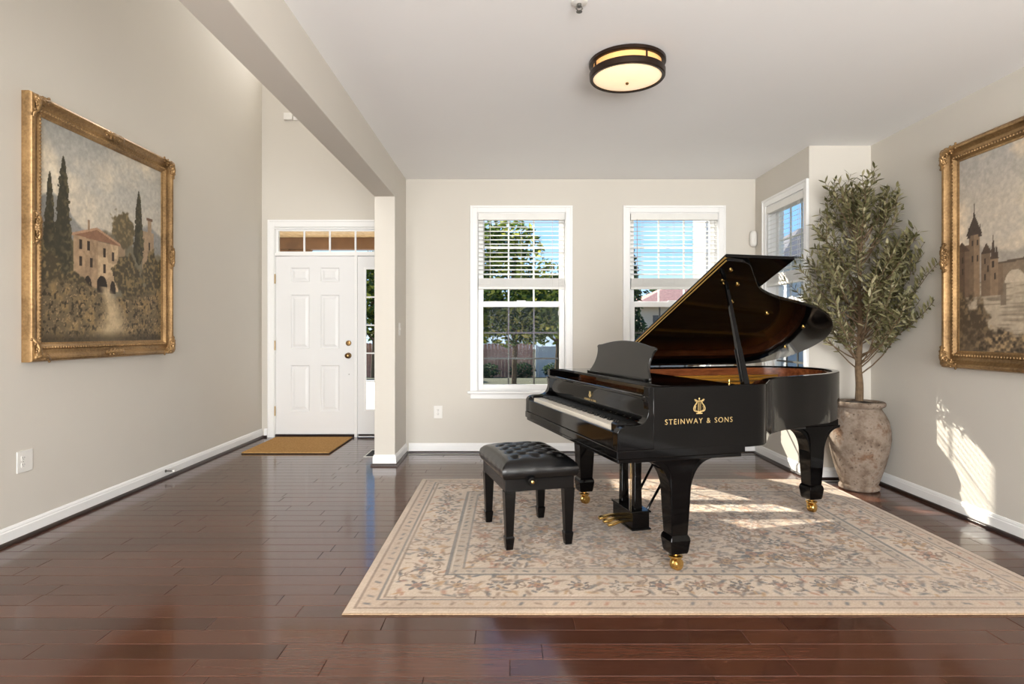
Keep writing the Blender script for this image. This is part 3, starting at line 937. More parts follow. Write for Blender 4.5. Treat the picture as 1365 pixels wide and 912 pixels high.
# prop stick from the treble rim to the lid
wl_ = 1.30
top = Vector((0.40, 0.748 - wl_ * math.cos(LA), ZT + 0.008 + wl_ * math.sin(LA)))
bot = Vector((0.36, -0.672, ZT - 0.05))
d = (top - bot); Lp = d.length
q = d.to_track_quat('Z', 'X').to_matrix().to_4x4()
pm = Matrix.Translation(bot) @ q
pp = MB().sqloft([(0, 0.021, 0.013), (0.05, 0.022, 0.014), (0.22, 0.019, 0.012), (0.30, 0.015, 0.010), (Lp - 0.03, 0.009, 0.008), (Lp - 0.004, 0.005, 0.006)], mtx=pm)
pp.build('lid_prop', 'black_lacquer', pn, bevel=0.002)
for s in (-0.012, 0.012):
    MB().box(s - 0.003, s + 0.003, -0.017, -0.012, 0.06, 0.24, pm).build('prop_groove', 'black_satin', pn)
MB().box(0.30, 0.345, -0.60, -0.56, 0.886, 0.918).tube([(0.322, -0.58, 0.90), (0.322, -0.58, 0.945)], 0.006, 8).build('prop_catch', 'brass', pn, bevel=0.002)
MB().lathe([(0.013, 0), (0.016, 0.004), (0.013, 0.012), (0.006, 0.02), (0.0, 0.021)], 12, Matrix.Translation(top + Vector((0, 0.02, -0.022)))).build('prop_cup', 'brass', pn, smooth=True)

# legs
def leg(x, y, turn=0.0):
    lr = MB()
    lr.sqloft([(0.578, 0.115, 0.062), (0.56, 0.112, 0.060), (0.535, 0.078, 0.058), (0.50, 0.062, 0.058), (0.47, 0.058, 0.056), (0.30, 0.050, 0.049), (0.186, 0.044, 0.043),
               (0.176, 0.051, 0.050), (0.160, 0.054, 0.053), (0.105, 0.047, 0.046), (0.092, 0.043, 0.042)][::-1], x, y)
    o = lr.build('leg', 'black_lacquer', pn, bevel=0.003)
    br = MB()          # ogee brackets fore and aft
    for s in (-1, 1):
        pr = [(x + s * 0.05, 0.577), (x + s * 0.185, 0.577), (x + s * 0.183, 0.562)] + [(x + s * a, b) for a, b in bezier((0.178, 0.559), (0.11, 0.55), (0.070, 0.50), (0.0555, 0.41), 10)] + [(x + s * 0.05, 0.41)]
        br.prism(pr, y - 0.05, y + 0.05, 'y')
    br.build('leg_bracket', 'black_lacquer', o, smooth=True, bevel=0.002)
    c = MB()
    c.lathe([(0.017, 0.092), (0.017, 0.078), (0.036, 0.075), (0.036, 0.067), (0.012, 0.063), (0, 0.063)][::-1], 14, Matrix.Translation((x, y, 0)))
    c.lathe([(0.014, -0.026), (0.025, -0.024), (0.0315, -0.014), (0.0315, -0.003), (0.028, 0.0), (0.0315, 0.003), (0.0315, 0.014), (0.025, 0.024), (0.014, 0.026)], 20,
            Matrix.Translation((x + 0.006, y, 0.0316)) @ Matrix.Rotation(R(90), 4, 'X') @ Matrix.Rotation(R(25), 4, 'Y'))
    c.box(x - 0.008, x + 0.008, y - 0.033, y - 0.027, 0.022, 0.07).box(x - 0.008, x + 0.008, y + 0.027, y + 0.033, 0.022, 0.07)
    c.build('caster', 'brass', o, smooth=True)
leg(0.0, -0.60); leg(0.0, 0.60); leg(1.375, 0.03)
MB().box(1.20, 1.50, -0.07, 0.22, 0.579, 0.6245).build('leg_plate', 'black_lacquer', pn, bevel=0.006)
MB().box(0.24, 1.2, 0.10, 0.18, 0.58, 0.6245).box(0.24, 1.2, -0.12, -0.04, 0.58, 0.6245).build('bottom_beam', 'black_satin', pn)

# pedal lyre
MB().box(0.0, 0.105, -0.135, 0.135, 0.055, 0.145).box(-0.008, 0.113, -0.143, 0.143, 0.046, 0.056).box(-0.008, 0.113, -0.143, 0.143, 0.145, 0.156).build('pedal_box', 'black_lacquer', pn, bevel=0.003)
for y in (-0.085, 0.085):
    MB().sqloft([(0.156, 0.024, 0.022), (0.35, 0.021, 0.018), (0.577, 0.026, 0.024)], 0.05, y).build('lyre_pillar', 'black_lacquer', pn, bevel=0.003)
for y in (-0.03, 0.0, 0.03):
    MB().tube([(0.062 + y * 0.2, y, 0.156), (0.062 + y * 0.2, y, 0.577)], 0.0022, 8).build('pedal_rod', 'brass', pn, smooth=True)
    MB().loft([[(0.0, y * 2.2 - 0.008, 0.078), (0.0, y * 2.2 + 0.008, 0.078), (0.0, y * 2.2 + 0.008, 0.092), (0.0, y * 2.2 - 0.008, 0.092)],
               [(-0.05, y * 2.2 - 0.009, 0.076), (-0.05, y * 2.2 + 0.009, 0.076), (-0.05, y * 2.2 + 0.009, 0.090), (-0.05, y * 2.2 - 0.009, 0.090)],
               [(-0.10, y * 2.2 - 0.020, 0.066), (-0.10, y * 2.2 + 0.020, 0.066), (-0.10, y * 2.2 + 0.020, 0.082), (-0.10, y * 2.2 - 0.020, 0.082)],
               [(-0.125, y * 2.2 - 0.014, 0.062), (-0.125, y * 2.2 + 0.014, 0.062), (-0.125, y * 2.2 + 0.014, 0.076), (-0.125, y * 2.2 - 0.014, 0.076)]]).build('pedal', 'brass', pn, bevel=0.003, smooth=True)
for y in (-0.085, 0.085):
    MB().tube([(0.10, y, 0.12), (0.38, y * 1.2, 0.578)], 0.008, 8).build('lyre_brace', 'black_lacquer', pn, smooth=True)

# lettering and lyre emblem
def lettering(text, size, width, parent, loc, rot, mat):
    cu = bpy.data.curves.new('lettering', 'FONT')
    cu.body = text; cu.size = size; cu.align_x = 'CENTER'; cu.extrude = 0.0006; cu.space_character = 1.25; cu.space_word = 1.3
    cu.offset = -size * 0.006
    o = bpy.data.objects.new('tmp_lettering', cu)
    COL.objects.link(o)
    bpy.context.view_layer.update()
    me = bpy.data.meshes.new_from_object(o.evaluated_get(bpy.context.evaluated_depsgraph_get()))
    bpy.data.objects.remove(o, do_unlink=True)
    xs = [v.co.x for v in me.vertices]
    k = width / (max(xs) - min(xs))
    for v in me.vertices:
        v.co.x *= k
    # one object for each letter: cut the mesh at its loose pieces, joined by their span along the line
    bm = bmesh.new(); bm.from_mesh(me)
    seen = set(); parts = []
    for v0 in bm.verts:
        if v0.index in seen: continue
        stack = [v0]; grp = []
        while stack:
            q = stack.pop()
            if q.index in seen: continue
            seen.add(q.index); grp.append(q.index)
            stack += [ed_.other_vert(q) for ed_ in q.link_edges]
        xa = [bm.verts[i].co.x for i in grp] if bm.verts.ensure_lookup_table() is None else []
        parts.append((min(xa), max(xa), grp))
    parts.sort()
    merged = []
    for a, b, g_ in parts:
        if merged and a < merged[-1][1] - 1e-5:
            merged[-1][1] = max(b, merged[-1][1]); merged[-1][2] += g_
        else:
            merged.append([a, b, list(g_)])
    mt = Matrix.Translation(loc) @ Euler(rot).to_matrix().to_4x4()
    for a, b, g_ in merged:
        ids = {i: k for k, i in enumerate(g_)}
        lm_ = MB(); lm_.v = [tuple(bm.verts[i].co - Vector(((a + b) / 2, 0, 0))) for i in g_]
        lm_.f = [tuple(ids[v.index] for v in f.verts) for f in bm.faces if f.verts[0].index in ids]
        o = lm_.build('letter', mat, parent)
        o.matrix_local = mt @ Matrix.Translation(((a + b) / 2, 0, 0))
    bm.free(); bpy.data.meshes.remove(me)
def emblem(parent, loc, rot, h, mat):
    m = MB()
    s = h
    rr = 0.028 * s
    for k in (-1, 1):
        arm = bezier((k * 0.05 * s, 0.16 * s), (k * 0.52 * s, 0.10 * s), (k * 0.42 * s, 0.42 * s), (k * 0.24 * s, 0.60 * s), 10) + \
              bezier((k * 0.24 * s, 0.60 * s), (k * 0.12 * s, 0.74 * s), (k * 0.18 * s, 0.90 * s), (k * 0.34 * s, 0.88 * s), 8)[1:]
        m.tube([(a, b, 0.0006) for a, b in arm], rr * 1.3, 6)
        m.tube([(a * 0.72, b * 0.94 + 0.03 * s, 0.0006) for a, b in arm[:9]], rr * 0.6, 5)
    for x in (-0.10, -0.035, 0.035, 0.10):
        m.tube([(x * s, 0.2 * s, 0.0006), (x * s, 0.80 * s, 0.0006)], rr * 0.42, 4)
    m.tube([(-0.3 * s, 0.80 * s, 0.0006), (0.3 * s, 0.80 * s, 0.0006)], rr, 5)
    m.box(-0.22 * s, 0.22 * s, 0.0, 0.06 * s, 0, 0.001).box(-0.12 * s, 0.12 * s, 0.06 * s, 0.16 * s, 0, 0.001)
    m.sphere((0, 0.93 * s, 0.0006), (0.05 * s, 0.07 * s, 0.0012), 10, 6)
    return m.build('lyre_emblem', mat, parent, loc=loc, rot=rot, smooth=True)
WORDS = 'STEINWAY & SONS'
lettering(WORDS, 0.036, 0.365, pn, (0.045, -HWY - 0.0008, 0.752), (R(90), 0, 0), 'gold_letter')
emblem(pn, (0.045, -HWY - 0.0008, 0.797), (R(90), 0, 0), 0.078, 'gold_letter')
fr_rot = Matrix.Rotation(R(-90), 4, 'Z') @ Matrix.Rotation(R(90), 4, 'X')
lettering(WORDS, 0.016, 0.17, pn, (-0.2172, -0.02, 0.789), fr_rot.to_euler(), 'gold_letter')
emblem(pn, (-0.2172, -0.02, 0.808), fr_rot.to_euler(), 0.038, 'gold_letter')

# ================================================================== BENCH
bn = thing('piano_bench', (0.094, 3.573, RUGT), PR, 'black tufted leather piano bench in front of the keyboard', 'bench')
bx, by = 0.205, 0.283
NX, NY = 56, 76
btn = []
for i in range(3):
    for j in range(5):
        btn.append(((i - 1) * 0.125, (j - 2) * 0.105))
for i in range(2):
    for j in range(4):
        btn.append(((i - 0.5) * 0.125, (j - 1.5) * 0.105))
seams = []
for a in btn:
    for b in btn:
        dd = math.hypot(a[0] - b[0], a[1] - b[1])
        if a < b and 0.05 < dd < 0.095:
            seams.append((a, b))
gx = np.linspace(-bx, bx, NX); gy = np.linspace(-by, by, NY)
GX, GY = np.meshgrid(gx, gy, indexing='ij')
Zs = 0.480 + 0.028 * (1 - np.abs(GX / bx) ** 4) * (1 - np.abs(GY / by) ** 4)
for (a, b) in seams:
    ax, ay = a; dx, dy = b[0] - a[0], b[1] - a[1]
    tt = np.clip(((GX - ax) * dx + (GY - ay) * dy) / (dx * dx + dy * dy), 0, 1)
    dist = np.hypot(GX - ax - tt * dx, GY - ay - tt * dy)
    Zs -= 0.006 * np.exp(-(dist / 0.007) ** 2)
for (ax, ay) in btn:
    Zs -= 0.016 * np.exp(-(np.hypot(GX - ax, GY - ay) / 0.022) ** 2)
ed = np.minimum(bx - np.abs(GX), by - np.abs(GY))
Zs -= 0.016 * np.exp(-ed / 0.012)
# pleats at the cushion edge between outer buttons
vs = [(float(GX[i, j]), float(GY[i, j]), float(Zs[i, j])) for i in range(NX) for j in range(NY)]
fs = [(i * NY + j, (i + 1) * NY + j, (i + 1) * NY + j + 1, i * NY + j + 1) for i in range(NX - 1) for j in range(NY - 1)]
loop = [i * NY for i in range(NX)] + [(NX - 1) * NY + j for j in range(1, NY)] + [i * NY + NY - 1 for i in range(NX - 2, -1, -1)] + [j for j in range(NY - 2, 0, -1)]
prev = loop
for zz, out in ((0.452, 0.010), (0.430, 0.015), (0.408, 0.013), (0.392, 0.006), (0.386, 0.0)):
    cur = []
    for k, idx in enumerate(loop):
        x, y, z = vs[idx]
        nx = (1 if x > 0 else -1) * out if abs(abs(x) - bx) < 1e-6 else 0
        ny = (1 if y > 0 else -1) * out if abs(abs(y) - by) < 1e-6 else 0
        pleat = 0.0007 * math.cos((x + y) * 2 * PI / 0.105)
        cur.append(len(vs))
        vs.append((x + nx * (1 + pleat * 60), y + ny * (1 + pleat * 60), zz))
    n = len(loop)
    for k in range(n):
        fs.append((prev[k], cur[k], cur[(k + 1) % n], prev[(k + 1) % n]))
    prev = cur
fs.append(tuple(prev))
cm = MB(); cm.v = vs; cm.f = fs
cush = cm.build('cushion', 'leather_black', bn, smooth=True, angle=80)
bt = MB().sphere((0, 0, 0), (0.0085, 0.0085, 0.005), 10, 6).mesh('button', 'leather_black', True, 80)
for (ax, ay) in btn:
    i = int(round((ax + bx) / (2 * bx) * (NX - 1))); j = int(round((ay + by) / (2 * by) * (NY - 1)))
    place('button', bt, cush, (ax, ay, float(Zs[i, j]) + 0.001))
ap = MB()
ap.box(-bx + 0.006, bx - 0.006, -by + 0.006, -by + 0.03, 0.318, 0.3855).box(-bx + 0.006, bx - 0.006, by - 0.03, by - 0.006, 0.318, 0.3855)
ap.box(-bx + 0.006, -bx + 0.03, -by + 0.03, by - 0.03, 0.318, 0.3855).box(bx - 0.03, bx - 0.006, -by + 0.03, by - 0.03, 0.318, 0.3855)
ap.build('apron', 'bench_wood', bn, bevel=0.003)
for sx in (-1, 1):
    for sy in (-1, 1):
        MB().sqloft([(0.0, 0.019, 0.019), (0.03, 0.022, 0.022), (0.066, 0.026, 0.026), (0.074, 0.021, 0.021), (0.20, 0.026, 0.026), (0.3175, 0.031, 0.031)],
                    sx * (bx - 0.034), sy * (by - 0.034)).build('leg', 'bench_wood', bn, bevel=0.002)
kn = Matrix.Translation((-0.055, -by + 0.0055, 0.375)) @ Matrix.Rotation(R(90), 4, 'X')
ko = MB().lathe([(0.012, 0), (0.012, 0.012), (0.024, 0.014), (0.026, 0.020), (0.024, 0.034), (0.019, 0.038), (0, 0.038)], 20, kn).build('knob', 'bench_wood', bn, smooth=True)
MB().lathe([(0.009, 0.0382), (0.009, 0.040), (0.006, 0.042), (0.0, 0.042)], 16, kn).build('knob_medallion', 'brass', ko, smooth=True)

# ================================================================== RUG
def vnoise(shape, cells, seed):
    """value noise on a grid; cells = (nx, ny)"""
    rs = np.random.RandomState(seed)
    g = rs.rand(cells[0] + 2, cells[1] + 2)
    a = np.linspace(0, cells[0], shape[0], endpoint=False); b = np.linspace(0, cells[1], shape[1], endpoint=False)
    ia = a.astype(int); ib = b.astype(int)
    fa = (a - ia)[:, None]; fb_ = (b - ib)[None, :]
    fa = fa * fa * (3 - 2 * fa); fb_ = fb_ * fb_ * (3 - 2 * fb_)
    g00 = g[np.ix_(ia, ib)]; g10 = g[np.ix_(ia + 1, ib)]; g01 = g[np.ix_(ia, ib + 1)]; g11 = g[np.ix_(ia + 1, ib + 1)]
    return g00 * (1 - fa) * (1 - fb_) + g10 * fa * (1 - fb_) + g01 * (1 - fa) * fb_ + g11 * fa * fb_
def fbm(shape, base, octv, seed):
    out = np.zeros(shape); amp = 1.0; tot = 0
    for o in range(octv):
        out += amp * vnoise(shape, (max(1, int(base[0] * 2 ** o)), max(1, int(base[1] * 2 ** o))), seed + o)
        tot += amp; amp *= 0.55
    return out / tot
def A(c):
    return np.array(c, float)
def lin_arr(a):
    a = np.clip(a, 0, 255) / 255.0
    return np.where(a <= 0.04045, a / 12.92, ((a + 0.055) / 1.055) ** 2.4)
def blend(img, mask, col):
    m = np.clip(mask, 0, 1)[..., None]
    img[...] = img * (1 - m) + np.asarray(col, float) * m
def grid_mesh(name, nx, ny, px, py, pz, img, mat):
    """px,py,pz: (nx,ny) arrays"""
    me = bpy.data.meshes.new(name)
    co = np.stack([px, py, pz], -1).reshape(-1, 3).astype(np.float32)
    idx = np.arange(nx * ny).reshape(nx, ny)
    q = np.stack([idx[:-1, :-1], idx[1:, :-1], idx[1:, 1:], idx[:-1, 1:]], -1).reshape(-1, 4)
    nf = len(q)
    me.vertices.add(len(co)); me.vertices.foreach_set('co', co.ravel())
    me.loops.add(nf * 4); me.loops.foreach_set('vertex_index', q.ravel().astype(np.int32))
    me.polygons.add(nf); me.polygons.foreach_set('loop_start', (np.arange(nf) * 4).astype(np.int32))
    me.polygons.foreach_set('use_smooth', np.ones(nf, bool))
    me.update(calc_edges=True)
    ca = me.color_attributes.new('pigment', 'FLOAT_COLOR', 'POINT')
    col = np.concatenate([lin_arr(img).reshape(-1, 3), np.ones((nx * ny, 1))], 1).astype(np.float32)
    ca.data.foreach_set('color', col.ravel())
    me.materials.append(M[mat])
    me.validate()
    return me

rx0, rx1, ry0, ry1 = RUG
RW, RH = rx1 - rx0, ry1 - ry0
cell = 0.0062
nx, ny = int(RW / cell), int(RH / cell)
ux = (np.arange(nx) + 0.5) / nx * RW; uy = (np.arange(ny) + 0.5) / ny * RH
UX, UY = np.meshgrid(ux, uy, indexing='ij')
edge = np.minimum(np.minimum(UX, RW - UX), np.minimum(UY, RH - UY))
img = np.zeros((nx, ny, 3)) + A((214, 192, 166))
mott = fbm((nx, ny), (10, 8), 4, 3)
rs = np.random.RandomState(5)
GREY, SLATE, RUST, TAUPE, OCH, CRM, BRN = A((142, 132, 122)), A((108, 106, 104)), A((186, 138, 110)), A((156, 132, 110)), A((190, 152, 110)), A((228, 210, 186)), A((120, 98, 82))
blend(img, ((edge > 0.045) & (edge < 0.125)) * 0.45, (196, 170, 144))
blend(img, ((edge > 0.15) & (edge < 0.40)) * 0.35, (222, 202, 176))
blend(img, ((edge > 0.405) & (edge < 0.475)) * 0.6, (188, 170, 148))
def stamp(cx, cy, r, fn):
    i0, i1 = max(0, int((cx - r) / RW * nx)), min(nx, int((cx + r) / RW * nx) + 2)
    j0, j1 = max(0, int((cy - r) / RH * ny)), min(ny, int((cy + r) / RH * ny) + 2)
    if i1 <= i0 or j1 <= j0: return
    fn(img[i0:i1, j0:j1], UX[i0:i1, j0:j1] - cx, UY[i0:i1, j0:j1] - cy)
def rosette(cx, cy, r, c1, c2, n, ph):
    def fn(im, dx, dy):
        d = np.hypot(dx, dy); th = np.arctan2(dy, dx) + ph
        lob = r * (0.68 + 0.32 * np.cos(n * th))
        blend(im, (d < lob) * 0.85, c1)
        blend(im, ((d < lob) & (d > lob - 0.010)) * 0.55, BRN)
        blend(im, (d < r * 0.42) * 0.75, c2)
        blend(im, (d < r * 0.16) * 0.8, BRN)
    stamp(cx, cy, r, fn)
def leafm(cx, cy, L, w, ang, c):
    def fn(im, dx, dy):
        a = dx * math.cos(ang) + dy * math.sin(ang); b = -dx * math.sin(ang) + dy * math.cos(ang)
        b = b - 0.35 * w * np.sin(a / L * PI)
        blend(im, np.clip(1.6 - 1.6 * np.hypot(a / L, b / w), 0, 1) * 0.85, c)
    stamp(cx, cy, L * 1.3, fn)
def curl(cx, cy, r, a0, sweep, c, w=0.006):
    def fn(im, dx, dy):
        d = np.hypot(dx, dy); th = (np.arctan2(dy, dx) - a0) % (2 * PI)
        rr = r * (0.45 + 0.55 * th / sweep)
        blend(im, ((np.abs(d - rr) < w) & (th < sweep)) * 0.7, c)
    stamp(cx, cy, r * 1.15, fn)
pal = [GREY, SLATE, RUST, TAUPE, OCH, GREY, TAUPE]
# field: vines, leaves, blossoms
def inside(cx, cy, lo, hi):
    e_ = min(cx, RW - cx, cy, RH - cy)
    return lo < e_ < hi
def scatter(n, lo, hi, f):
    k = 0
    while k < n:
        cx, cy = rs.rand() * RW, rs.rand() * RH
        if inside(cx, cy, lo, hi):
            f(cx, cy); k += 1
ch = lambda: pal[rs.randint(len(pal))]
scatter(520, 0.49, 9, lambda x, y: curl(x, y, 0.03 + 0.05 * rs.rand(), rs.rand() * 6.28, 2 + 2.5 * rs.rand(), [TAUPE, GREY, BRN][rs.randint(3)], 0.005))
scatter(1500, 0.485, 9, lambda x, y: leafm(x, y, 0.022 + 0.03 * rs.rand(), 0.010 + 0.008 * rs.rand(), rs.rand() * 6.28, ch()))
scatter(900, 0.485, 9, lambda x, y: leafm(x, y, 0.018 + 0.02 * rs.rand(), 0.007 + 0.005 * rs.rand(), rs.rand() * 6.28, [CRM, CRM, BRN][rs.randint(3)]))
scatter(95, 0.54, 9, lambda x, y: rosette(x, y, 0.035 + 0.045 * rs.rand(), ch(), [RUST, CRM, OCH][rs.randint(3)], rs.randint(5, 9), rs.rand() * 6.28))
# main border: alternating palmettes joined by leaves
def along(step, off):
    per = []
    k = off
    while k < RW - off: per += [(k, off, 0), (k, RH - off, PI)]; k += step
    k = off + step
    while k < RH - off - step / 2: per += [(off, k, PI / 2), (RW - off, k, -PI / 2)]; k += step
    return per
for i, (x, y, a) in enumerate(along(0.19, 0.275)):
    rosette(x, y, 0.075 if i % 2 else 0.06, [SLATE, RUST, GREY, OCH][i % 4], [RUST, CRM, OCH][i % 3], 6 + i % 3, rs.rand())
    for k in range(5):
        aa = a + k * 1.26 + rs.rand() * 0.5
        leafm(x + 0.095 * math.cos(aa), y + 0.095 * math.sin(aa), 0.042, 0.016, aa + 0.6, ch())
scatter(520, 0.16, 0.39, lambda x, y: leafm(x, y, 0.02 + 0.025 * rs.rand(), 0.010 + 0.006 * rs.rand(), rs.rand() * 6.28, ch()))
scatter(300, 0.16, 0.39, lambda x, y: curl(x, y, 0.03 + 0.03 * rs.rand(), rs.rand() * 6.28, 2.5 + 2 * rs.rand(), [TAUPE, BRN, CRM][rs.randint(3)], 0.0045))
# guard bands
for x, y, a in along(0.075, 0.085):
    leafm(x, y, 0.026, 0.013, a + (0.7 if rs.rand() < 0.5 else -0.7), ch())
for x, y, a in along(0.07, 0.44):
    leafm(x, y, 0.024, 0.013, a + (0.9 if rs.rand() < 0.5 else -0.9), [SLATE, GREY, TAUPE][rs.randint(3)])
for e0, wd, cc, aa in ((0.045, 0.006, BRN, 0.5), (0.125, 0.008, SLATE, 0.6), (0.150, 0.005, BRN, 0.5), (0.402, 0.009, SLATE, 0.65), (0.478, 0.008, SLATE, 0.5), (0.420, 0.004, CRM, 0.6)):
    blend(img, (np.abs(edge - e0) < wd) * aa, cc)
# wear: faded, abrash
fade = fbm((nx, ny), (6, 5), 5, 21)
blend(img, np.clip((fade - 0.45) * 1.5, 0, 0.4), (212, 190, 166))
img *= (0.93 + 0.14 * mott)[..., None]
img += rs.normal(0, 5, (nx, ny, 1))
img = 205 + (img - 205) * 1.18
img *= A((0.865, 0.875, 0.91))
PXg = rx0 + np.linspace(0, RW, nx)[:, None] + np.zeros((nx, ny)); PYg = ry0 + np.linspace(0, RH, ny)[None, :] + np.zeros((nx, ny))
PZg = RUGT - 0.0012 * rs.rand(nx, ny)
PZg -= 0.006 * np.exp(-edge / 0.006)
rug = thing('area_rug', ((rx0 + rx1) / 2, (ry0 + ry1) / 2, 0), 0, 'beige floral bordered area rug under the piano', 'rug')
pile = place('pile', grid_mesh('pile', nx, ny, PXg - (rx0 + rx1) / 2, PYg - (ry0 + ry1) / 2, PZg, img, 'rug_wool'), rug)
MB().box(-RW / 2 - 0.004, RW / 2 + 0.004, -RH / 2 - 0.004, RH / 2 + 0.004, 0.0006, 0.0060).build('binding', 'rug_binding', rug, bevel=0.003)

# ================================================================== PAINTINGS
def canvas_left():
    n, m = 240, 260
    S, T = np.meshgrid(np.linspace(0, 1, n), np.linspace(0, 1, m), indexing='ij')
    f1 = fbm((n, m), (3, 4), 6, 31); f2 = fbm((n, m), (22, 24), 4, 41); f3 = fbm((n, m), (60, 64), 2, 51)
    im = np.zeros((n, m, 3)) + A((166, 164, 160))
    blend(im, np.clip((f1 - 0.42) * 4, 0, 1), (206, 192, 172))
    blend(im, np.clip((0.75 - T) * 3, 0, 0.7), (204, 186, 162))
    blend(im, np.clip((f1 - 0.62) * 5, 0, 0.8), (222, 212, 196))
    blend(im, np.clip((T - 0.85) * 4, 0, 0.5) * np.clip((0.7 - S) * 3, 0, 1), (136, 142, 146))
    hill = 0.60 + 0.05 * np.sin(S * 7 + 1.2) + 0.03 * np.sin(S * 17) + 0.03 * (f1 - 0.5)
    blend(im, np.clip((hill - T) * 60, 0, 1), (132, 132, 132))
    hill2 = 0.53 + 0.04 * np.sin(S * 9 + 3) + 0.05 * (f2 - 0.5)
    blend(im, np.clip((hill2 - T) * 60, 0, 1), A((112, 104, 84)))
    # tower and distant buildings
    def rect(a, b, c, d, col, al=1.0):
        blend(im, ((S > a) & (S < b) & (T > c) & (T < d)) * al, col)
    rect(0.80, 0.92, 0.40, 0.62, (158, 128, 98)); rect(0.855, 0.895, 0.6, 0.70, (150, 122, 94)); rect(0.845, 0.905, 0.685, 0.70, (112, 78, 58))
    rect(0.865, 0.88, 0.52, 0.56, (70, 52, 40))
    rect(0.56, 0.64, 0.40, 0.55, (150, 122, 94))
    blend(im, (np.abs(S - 0.60) < 0.05 * (0.60 - T) / 0.05) & (T > 0.55) & (T < 0.60), (128, 84, 60))
    # round tree behind the house
    def blob(cx, cy, rx, ry, dark, lite, k=0.5):
        d = np.hypot((S - cx) / rx, (T - cy) / ry) + (f2 - 0.5) * 0.9
        blend(im, np.clip((1 - d) * 9, 0, 1), A(dark))
        blend(im, np.clip((1 - d) * 9, 0, 1) * np.clip((f3 - 0.5) * 5 + ((T - cy) / ry) * 0.4, 0, 1) * k, A(lite))
    blob(0.62, 0.60, 0.11, 0.10, (98, 84, 56), (152, 128, 84))
    blob(0.10, 0.40, 0.14, 0.14, (86, 76, 48), (140, 120, 72))
    # villa: two facades, roof, arches
    rect(0.225, 0.41, 0.27, 0.525, (166, 132, 98)); rect(0.41, 0.575, 0.26, 0.505, (190, 158, 120))
    blend(im, ((S > 0.225) & (S < 0.575) & (T > 0.25) & (T < 0.53)) * np.clip((f2 - 0.45) * 3, 0, 0.5), (132, 104, 78))
    roof = 0.518 + 0.055 * (1 - np.abs(S - 0.40) / 0.19)
    blend(im, (T < roof) & (T > 0.508 - 0.02 * (S - 0.4)) & (S > 0.205) & (S < 0.595), (140, 92, 66))
    blend(im, (T < roof) & (T > roof - 0.012) & (S > 0.205) & (S < 0.595), (176, 128, 96))
    rect(0.33, 0.345, 0.55, 0.60, (150, 118, 90))
    for a, c in ((0.265, 0.45), (0.325, 0.45), (0.265, 0.37), (0.345, 0.37), (0.45, 0.43), (0.52, 0.42), (0.45, 0.35), (0.53, 0.34)):
        rect(a, a + 0.022, c, c + 0.045, (62, 46, 36))
    for cx, w, top in ((0.33, 0.030, 0.325), (0.255, 0.020, 0.33), (0.44, 0.042, 0.335), (0.53, 0.024, 0.315)):
        blend(im, (np.hypot((S - cx) / w, np.maximum(0, T - (top - 0.05)) / 0.05) < 1) & (T > 0.25), (48, 36, 28))
    # cypresses
    def cypress(cx, b, t, w):
        k = np.clip((T - b) / (t - b), 0, 1)
        half = w * np.minimum(1, (k * 6) ** 0.6) * (1 - k) ** 0.55 * (1.15 + 0.9 * (f3 - 0.5))
        mk = (np.abs(S - cx) < half) & (T > b) & (T < t)
        blend(im, mk * 1.0, (58, 54, 38))
        blend(im, mk * np.clip((f3 - 0.45) * 4, 0, 1) * np.clip(0.7 + (S - cx) / w, 0.1, 1) * 0.6, (112, 98, 62))
    cypress(0.066, 0.40, 0.775, 0.036); cypress(0.155, 0.29, 0.865, 0.062); cypress(0.766, 0.42, 0.835, 0.048)
    rect(0.152, 0.160, 0.24, 0.30, (70, 54, 40))
    # shrubs and foreground
    for cx, cy, a, b in ((0.06, 0.33, 0.10, 0.10), (0.66, 0.36, 0.12, 0.11), (0.72, 0.27, 0.12, 0.10), (0.92, 0.36, 0.13, 0.15), (0.88, 0.22, 0.14, 0.13), (0.24, 0.27, 0.10, 0.06)):
        blob(cx, cy, a, b, (74, 64, 42), (146, 118, 70), 0.7)
    g = 0.27 + 0.03 * np.sin(S * 8) + 0.06 * (f2 - 0.5)
    gm = np.clip((g - T) * 40, 0, 1)
    blend(im, gm, (110, 91, 62))
    blend(im, gm * np.clip((f2 - 0.45) * 4, 0, 1), (146, 116, 70))
    blend(im, gm * np.clip((f3 - 0.55) * 6, 0, 1), (56, 46, 30))
    blend(im, gm * np.clip((fbm((n, m), (100, 110), 2, 77) - 0.70) * 9, 0, 0.7), (186, 148, 104))
    pth = 0.44 + 0.10 * np.sin((0.3 - T) * 9) * (T < 0.3)
    wdt = 0.035 + 0.42 * np.clip(0.28 - T, 0, 1)
    blend(im, np.clip(1.3 - np.abs(S - pth) / wdt, 0, 1) * (T < 0.28) * (0.45 + 0.6 * f2), (204, 176, 134))
    blend(im, np.clip((0.06 - T) * 18, 0, 0.7), (64, 52, 34))
    im *= (0.98 + 0.20 * f3)[..., None]
    lum = im.mean(-1, keepdims=True)
    im[...] = 0.68 * im + 0.32 * lum * A((1.06, 1.0, 0.88))
    return im
